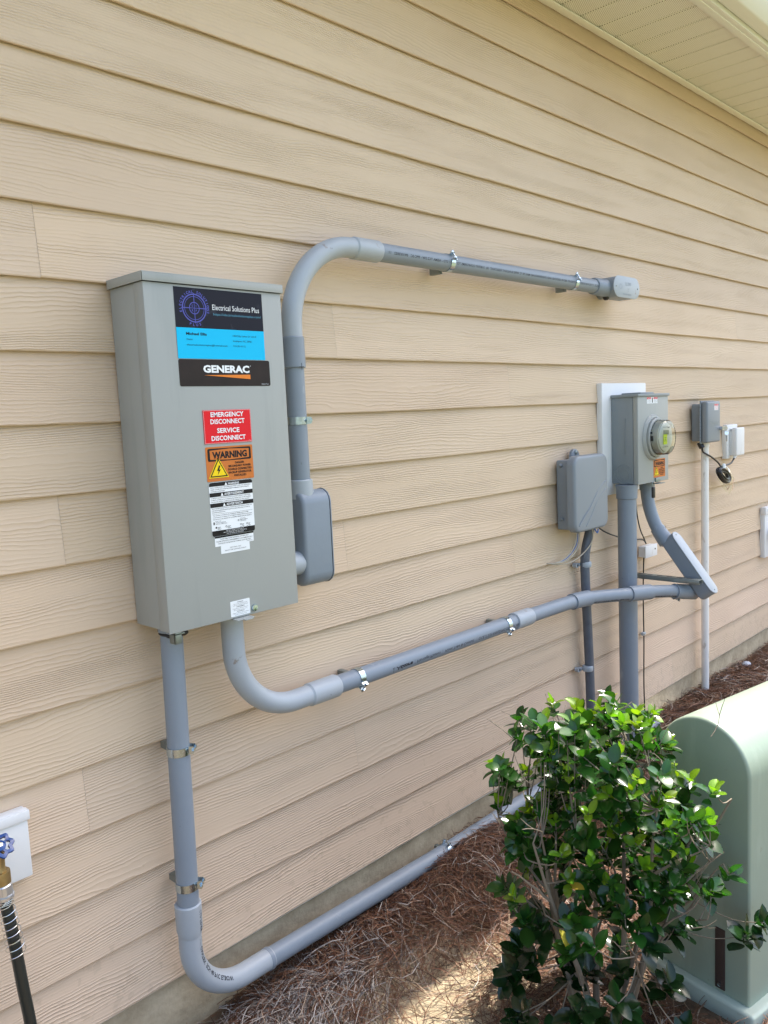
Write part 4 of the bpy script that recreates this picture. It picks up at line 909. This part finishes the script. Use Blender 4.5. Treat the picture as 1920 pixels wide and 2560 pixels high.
def knurl():
    V = []; F = []; n = 60
    pr = [(.0165, 0), (.0195, .003), (.0198, .024), (.0175, .027), (.0215, .028), (.0215, .034), (.018, .036)]
    Mq = frame((tx+.005, ty+.003, .7625), (1, 0, 0), (.05, 0, -1))
    for (r, h) in pr:
        for k in range(n): rr = r*(1+(.05 if (k//5) % 2 else 0)*(1 if h < .025 else 0)); V.append(tuple(Mq @ Vector((rr*cos(2*pi*k/n), rr*sin(2*pi*k/n), h))))
    for i in range(len(pr)-1):
        for k in range(n): k2 = (k+1) % n; F.append((i*n+k, i*n+k2, (i+1)*n+k2, (i+1)*n+k))
    return V, F
part('coupler', [knurl()], M['aluminium'], hs, ang=20)
T = tangents(hpth); spv = []
def spring():
    P = sub_path(hpth, .042, .185, 200); out = []; turns0 = 0
    for i, p in enumerate(P):
        s_ = i/200; ph = 2*pi*(5*min(1, s_/.12)+7.2*max(0, s_-.12)/.88); t = (P[min(200, i+1)]-P[max(0, i-1)]).normalized()
        e = Vector((0, -1, 0)); e = (e-t*e.dot(t)).normalized(); g = t.cross(e); r = .0165+.005*s_
        out.append(p+(e*cos(ph)+g*sin(ph))*r)
    return out
part('spring_guard', [tube(spring(), .0012, 8)], M['chrome'], hs)

# ------------------------------------------------------------------ green pedestal
pd_ = thing('utility_pedestal', 'pale green round topped utility cabinet behind the shrub', 'utility cabinet', (2.172, -1.207, .05)); pd_.rotation_euler = (0, 0, radians(-10)); pd_.location = (2.184, -1.212, .05)
def hood(x0, x1, yc, R, zc, zb, bev=.012):
    prof = [(-R, zb-zc)]+[(R*cos(pi-pi*i/28), R*sin(pi-pi*i/28)) for i in range(29)]+[(R, zb-zc)]
    q = frame((x1, yc, zc), (0, 1, 0), (-1, 0, 0))
    # local x = +y world ; local y = z cross x
    poly = [(p[0], p[1]) for p in prof]
    up_ = (q.to_3x3() @ Vector((0, 1, 0))).z
    poly = [(a, b*up_) for a, b in poly]
    return prism(poly, x1-x0, q, bev=bev, seg=4)
part('hood', [hood(2.172, 3.20, -1.062, .145, .748, .085, .010)], M['pedestal_green'], pd_, ang=40)
part('base_flange', [box(2.145, 3.23, -1.235, -.89, .0, .088, .010, 3)], M['pedestal_base'], pd_)
part('hood_seam', [box(2.168, 2.1725, -1.135, -1.105, .10, .285, .001)], M['rust'], pd_)
part('latch_bolt', [lathe([(.006, 0), (.006, .004), (0, .006)], frame((2.168, -1.12, .115), (0, 1, 0), (-1, 0, 0)), 10)], M['zinc'], pd_)

# ------------------------------------------------------------------ shrub
sh = thing('shrub', 'glossy green leafy shrub growing in the pine straw', 'shrub', (1.93, -.93, .04))
BXs, BYs = 1.915, -.91
stems = []; nodes = []
def wander(p, d, L, n, jit, upb, r0, r1, keep=True):
    P = [Vector(p)]; d = Vector(d).normalized()
    for i in range(n):
        d = (d+Vector(rng.normal(size=3)*jit)+Vector((0, 0, upb))).normalized(); P.append(P[-1]+d*(L/n))
    stems.append((P, [r0+(r1-r0)*i/n for i in range(n+1)])); return P
for k in range(11):
    a = 2*pi*k/11+rng.uniform(-.25, .25); sp3 = rng.uniform(.06, .34) if k % 3 else rng.uniform(.20, .30)
    p = Vector((BXs+.05*cos(a)+rng.normal()*.012, BYs+.05*sin(a)+rng.normal()*.012, .02))
    P = wander(p, (cos(a)*sp3, sin(a)*sp3, 1), rng.uniform(.62, .80), 12, .06, .03, rng.uniform(.0085, .0115), .0028)
    nodes += P[4:]
    for q_ in (4, 6, 7, 9):
        b_ = rng.uniform(0, 2*pi); Q = wander(P[q_], (cos(b_)*.8+cos(a)*.3, sin(b_)*.8+sin(a)*.3, rng.uniform(.5, 1.1)), rng.uniform(.16, .30), 6, .09, .04, .0042, .0016); nodes += Q[2:]
def env(z):   # crown radius at height z
    if z < .10: return 0
    if z < .42: return .285+.02*min(1, (z-.10)/.18)
    if z < .78: return .300-.02*(z-.42)/.36
    return max(0, .300*(max(0, 1-((z-.74)/.235)**3))**.5) if z > .78 else 0
N3 = np.array([tuple(v) for v in nodes])
clusters = []; tries = 0
while len(clusters) < 315 and tries < 9000:
    tries += 1
    z_ = rng.uniform(.10, .965); R_ = env(z_)
    if R_ <= .01 or (z_ < .46 and rng.random() < .80): continue
    rr = .93*R_*(rng.random()**(.42 if z_ > .5 else .30)); a = rng.uniform(0, 2*pi); lump = 1+.16*sin(3*a+z_*9)+.11*sin(5*a-z_*14+1)
    c = np.array([BXs+rr*lump*cos(a), BYs+rr*lump*sin(a), z_])
    if c[0] > 2.13 and -1.24 < c[1] < -.88 and c[2] < .90: continue
    if clusters and min(np.sum((np.array(clusters)-c)**2, 1)) < .024**2: continue
    clusters.append(c)
clusters += [np.array(v) for v in ((2.10, -1.235, .36), (2.125, -1.27, .40), (1.70, -.78, .34), (1.66, -.80, .30), (1.62, -.84, .22), (1.64, -.82, .17))]
for c in clusters:
    k = int(np.argmin(np.sum((N3-c-np.array([0, 0, -.03]))**2, 1)+(N3[:, 2] > c[2])*.02)); s0 = Vector(N3[k]); e0 = Vector(c)
    mid = s0.lerp(e0, .5)+Vector((0, 0, -.012))+Vector(rng.normal(size=3)*.006)
    stems.append((smooth_path([s0, mid, e0], 3), [.0019, .0018, .0017, .0016, .0015, .0014, .0012]))
# each leaf : 3 x 7 lattice, folded along the midrib and curled
ts_ = np.array([0, .10, .26, .46, .66, .85, 1.0]); ws_ = np.array([.06, .52, .90, 1.0, .92, .60, .03])
LV = []; LF = []; LC = []
for c in clusters:
    rad = Vector((c[0]-BXs, c[1]-BYs, 0)); ax = (rad*1.6+Vector((0, 0, .75))+Vector(rng.normal(size=3)*.25)).normalized()
    t1 = ax.orthogonal().normalized(); t2 = ax.cross(t1); nl = int(rng.integers(6, 10)); ph = rng.uniform(0, 6)
    old = c[2] < .45; yg = c[2] > .52 and rng.random() < .5; tone = rng.uniform(.7, 1.3)
    for k in range(nl):
        h = k/(nl-1); a = ph+k*2.4+rng.normal()*.2
        p = Vector(c)+ax*(h*.034-.030); el_k = .15+.85*h+rng.normal()*.18
        ld = ((t1*cos(a)+t2*sin(a))*cos(el_k)+ax*sin(el_k)).normalized()
        ld = (ld+Vector((0, 0, -.12 if old else .05))).normalized()
        upv = ax+Vector((0, 0, .5))+Vector(rng.normal(size=3)*.30); upv = (upv-ld*upv.dot(ld)).normalized(); side = ld.cross(upv)
        L = rng.uniform(.036, .058)*(1.22 if old else 1)*(1-.35*h if yg else 1-.12*h); Wd = L*rng.uniform(.27, .37)
        curl = rng.uniform(-.15, .40); fold = rng.uniform(.10, .55)
        if yg and h > .4: base = np.array([.105, .215, .014])*rng.uniform(.75, 1.25)
        elif old: base = np.array([.008, .030, .008])*rng.uniform(.7, 1.4)
        else: base = np.array([.016, .060, .010])*rng.uniform(.65, 1.45)
        if rng.random() < .003: base = np.array([.36, .33, .05])
        base = base*tone; base[0] *= rng.uniform(.8, 1.35)
        n0 = len(LV)
        for t, w_ in zip(ts_, ws_):
            cc0 = p+ld*(t*L)-upv*(curl*L*t*t)
            for s_ in (-1, 0, 1):
                v = cc0+side*(s_*w_*Wd)+upv*(fold*Wd*w_*abs(s_)); LV.append((v.x, v.y, v.z)); LC.append((*(base*(1.3 if s_ == 0 else 1)), 1))
        for i in range(6):
            for j in range(2): b0 = n0+i*3+j; LF.append((b0, b0+1, b0+4, b0+3))
fo = part('foliage', [(LV, LF)], M['leaf'], sh, ang=180)
cc_ = fo.data.color_attributes.new('tint', 'FLOAT_COLOR', 'POINT'); cc_.data.foreach_set('color', [c for t in LC for c in t])
# bare twigs poking out of the crown
tw = []
for k in range(34):
    a = rng.uniform(0, 2*pi); rr = rng.uniform(.10, .36); z_ = rng.uniform(.5, .93) if rr > .25 else .88
    p = Vector((BXs+rr*cos(a), BYs+rr*sin(a), z_)); d = Vector((cos(a)*rr*2.5, sin(a)*rr*2.5, .75)).normalized(); P = [p-d*.05]
    for i in range(5): d = (d+Vector(rng.normal(size=3)*.16)).normalized(); P.append(P[-1]+d*rng.uniform(.014, .03))
    tw.append(tube(P, [.0014, .0013, .0012, .0011, .0010, .0006], 5))
    if rng.random() < .7: q_ = P[3]; d2 = (d+Vector(rng.normal(size=3)*.5)).normalized(); tw.append(tube([q_, q_+d2*.02, q_+d2*.04+Vector((0, 0, .005))], [.001, .0009, .0005], 5))


part('stems', [tube(P, R_, 9 if R_[0] > .005 else 5, False) for P, R_ in stems]+tw, M['bark'], sh)
# ------------------------------------------------------------------ pine straw
def straw(n, xr, yr, dens, lmin, lmax, wid):
    x = rng.uniform(*xr, n); y = yr[0]+(yr[1]-yr[0])*rng.random(n)
    keep = dens(x, y) > rng.random(n); x, y = x[keep], y[keep]; n = len(x)
    # clumps share a heading
    cellh = np.sin(x*5.3+np.cos(y*7.1)*2)*1.6+np.cos(y*9.7+x*3.1)*1.4
    th = cellh+rng.normal(size=n)*.75; L = rng.uniform(lmin, lmax, n); bend = rng.normal(size=n)*.55; lift = np.abs(rng.normal(size=n))*.013+.003
    tilt = rng.normal(size=n)*.10
    S = 5; V = np.zeros((n, S, 2, 3)); px = x.copy(); py = y.copy(); z0 = gh(x, y)
    t_ = np.linspace(-.5, .5, S)
    cols = np.array([[.140, .058, .028], [.092, .038, .020], [.20, .094, .046], [.046, .024, .016], [.32, .235, .16]])
    ci = rng.choice(5, n, p=[.34, .27, .18, .13, .08]); col = cols[ci]*rng.uniform(.7, 1.25, (n, 1))
    gray = (rng.random(n) < np.clip(.05+.6*np.exp(-((x-1.35)**2/.08+(y+.22)**2/.03)), 0, 1)); col[gray] = np.array([.36, .32, .28])*rng.uniform(.6, 1.5, (gray.sum(), 1))
    for k, t in enumerate(t_):
        a = th+bend*t; cx_ = x+np.cos(a)*L*t; cy_ = y+np.sin(a)*L*t
        cy_ = np.where(cy_ > -.002+.0, np.minimum(cy_, .012), cy_)
        zz = gh(cx_, cy_)+lift+tilt*L*(t+.5)*.6+.008*np.sin(t*5+x*40)
        zz = np.maximum(zz, gh(cx_, cy_)+.001)
        wx, wy = -np.sin(a)*wid/2, np.cos(a)*wid/2
        tz = .35*wid*rng.normal(size=n)
        V[:, k, 0] = np.stack([cx_-wx, cy_-wy, zz-tz], 1); V[:, k, 1] = np.stack([cx_+wx, cy_+wy, zz+tz], 1)
    base = np.arange(n)[:, None, None]*(S*2)+np.arange(S-1)[None, :, None]*2+np.array([0, 1, 3, 2])[None, None, :]
    return V.reshape(-1, 3), base.reshape(-1, 4), np.repeat(col, S*2, 0)
def outside_pedestal(x, y): return ~((x > 2.12) & (x < 3.8) & (y < -.88) & (y > -1.24))
def d_near(x, y):
    d = np.ones_like(x); d *= 1-.86*np.exp(-((x-1.72)**2/.13+(y+.50)**2/.03)); d *= 1-.75*np.exp(-((x-1.55)**2/.10+(y+.75)**2/.10)); d *= np.where((y > -.012), .12, 1)
    d *= np.where((x < 1.25) & (y > -.10), .15, 1.0); d *= smooth(.95, 1.25, x)*.9+.1
    return d*outside_pedestal(x, y)
def d_far(x, y): return np.where(y > -.012, .10, 1.0)*outside_pedestal(x, y)
A = straw(30000, (.9, 3.2), (-1.35, .012), d_near, .10, .19, .0016)
B_ = straw(9000, (.3, 3.2), (-2.4, -1.3), d_far, .12, .20, .0016)
D_ = straw(20000, (3.2, 7.5), (-.95, .012), d_far, .13, .22, .0022)
# tufts heaped against the low conduit
def heap(n, xr):
    v, f, c = straw(n, xr, (-.17, -.03), lambda x, y: np.ones_like(x), .08, .17, .0016)
    return v, f, c
G_ = heap(3600, (1.75, 3.4)); H_ = heap(1500, (1.35, 1.9))
for q_, hgt in ((G_, .010), (H_, .006)):
    q_[0][:, 2] += hgt*np.exp(-((q_[0][:, 1]+.10)**2)/.004)
vs_, fs_, cs_, n0 = [], [], [], 0
for v, f, c in (A, B_, D_, G_, H_): vs_.append(v); fs_.append(f+n0); cs_.append(c); n0 += len(v)
vs_ = np.concatenate(vs_); fs_ = np.concatenate(fs_); cs_ = np.concatenate(cs_)
me = bpy.data.meshes.new('pine_straw'); me.vertices.add(len(vs_)); me.vertices.foreach_set('co', vs_.astype('f').ravel())
me.loops.add(fs_.size); me.loops.foreach_set('vertex_index', fs_.ravel().astype('i')); me.polygons.add(len(fs_)); me.polygons.foreach_set('loop_start', np.arange(0, fs_.size, 4, dtype='i'))
me.update(calc_edges=True); me.validate()
ca = me.color_attributes.new('tint', 'FLOAT_COLOR', 'POINT'); ca.data.foreach_set('color', np.concatenate([cs_, np.ones((len(cs_), 1))], 1).astype('f').ravel())
me.materials.append(M['straw']); ps = bpy.data.objects.new('pine_straw', me); C.objects.link(ps)
ps['kind'] = 'stuff'; ps['label'] = 'brown pine straw mulch covering the bed along the wall'; ps['category'] = 'pine straw'
# pebbles by the far foundation
for i, (x_, y_, r, lab) in enumerate(((4.93, -.055, .030, 'pale grey stone lying on straw nearest the white pipe'), (5.30, -.05, .032, 'bluish stone lying on straw farther beyond the white pipe'))):
    g = sphere((x_, y_, .080), r, 12, (1.3, .9, .55)); g = ([(a+.004*sin(b*300+i), b, c+.003*cos(a*260)) for a, b, c in g[0]], g[1])
    solo('stone', [g], M['pebble'], lab, 'stone', (x_, y_, .1), 'stones on the straw beyond the white pipe')
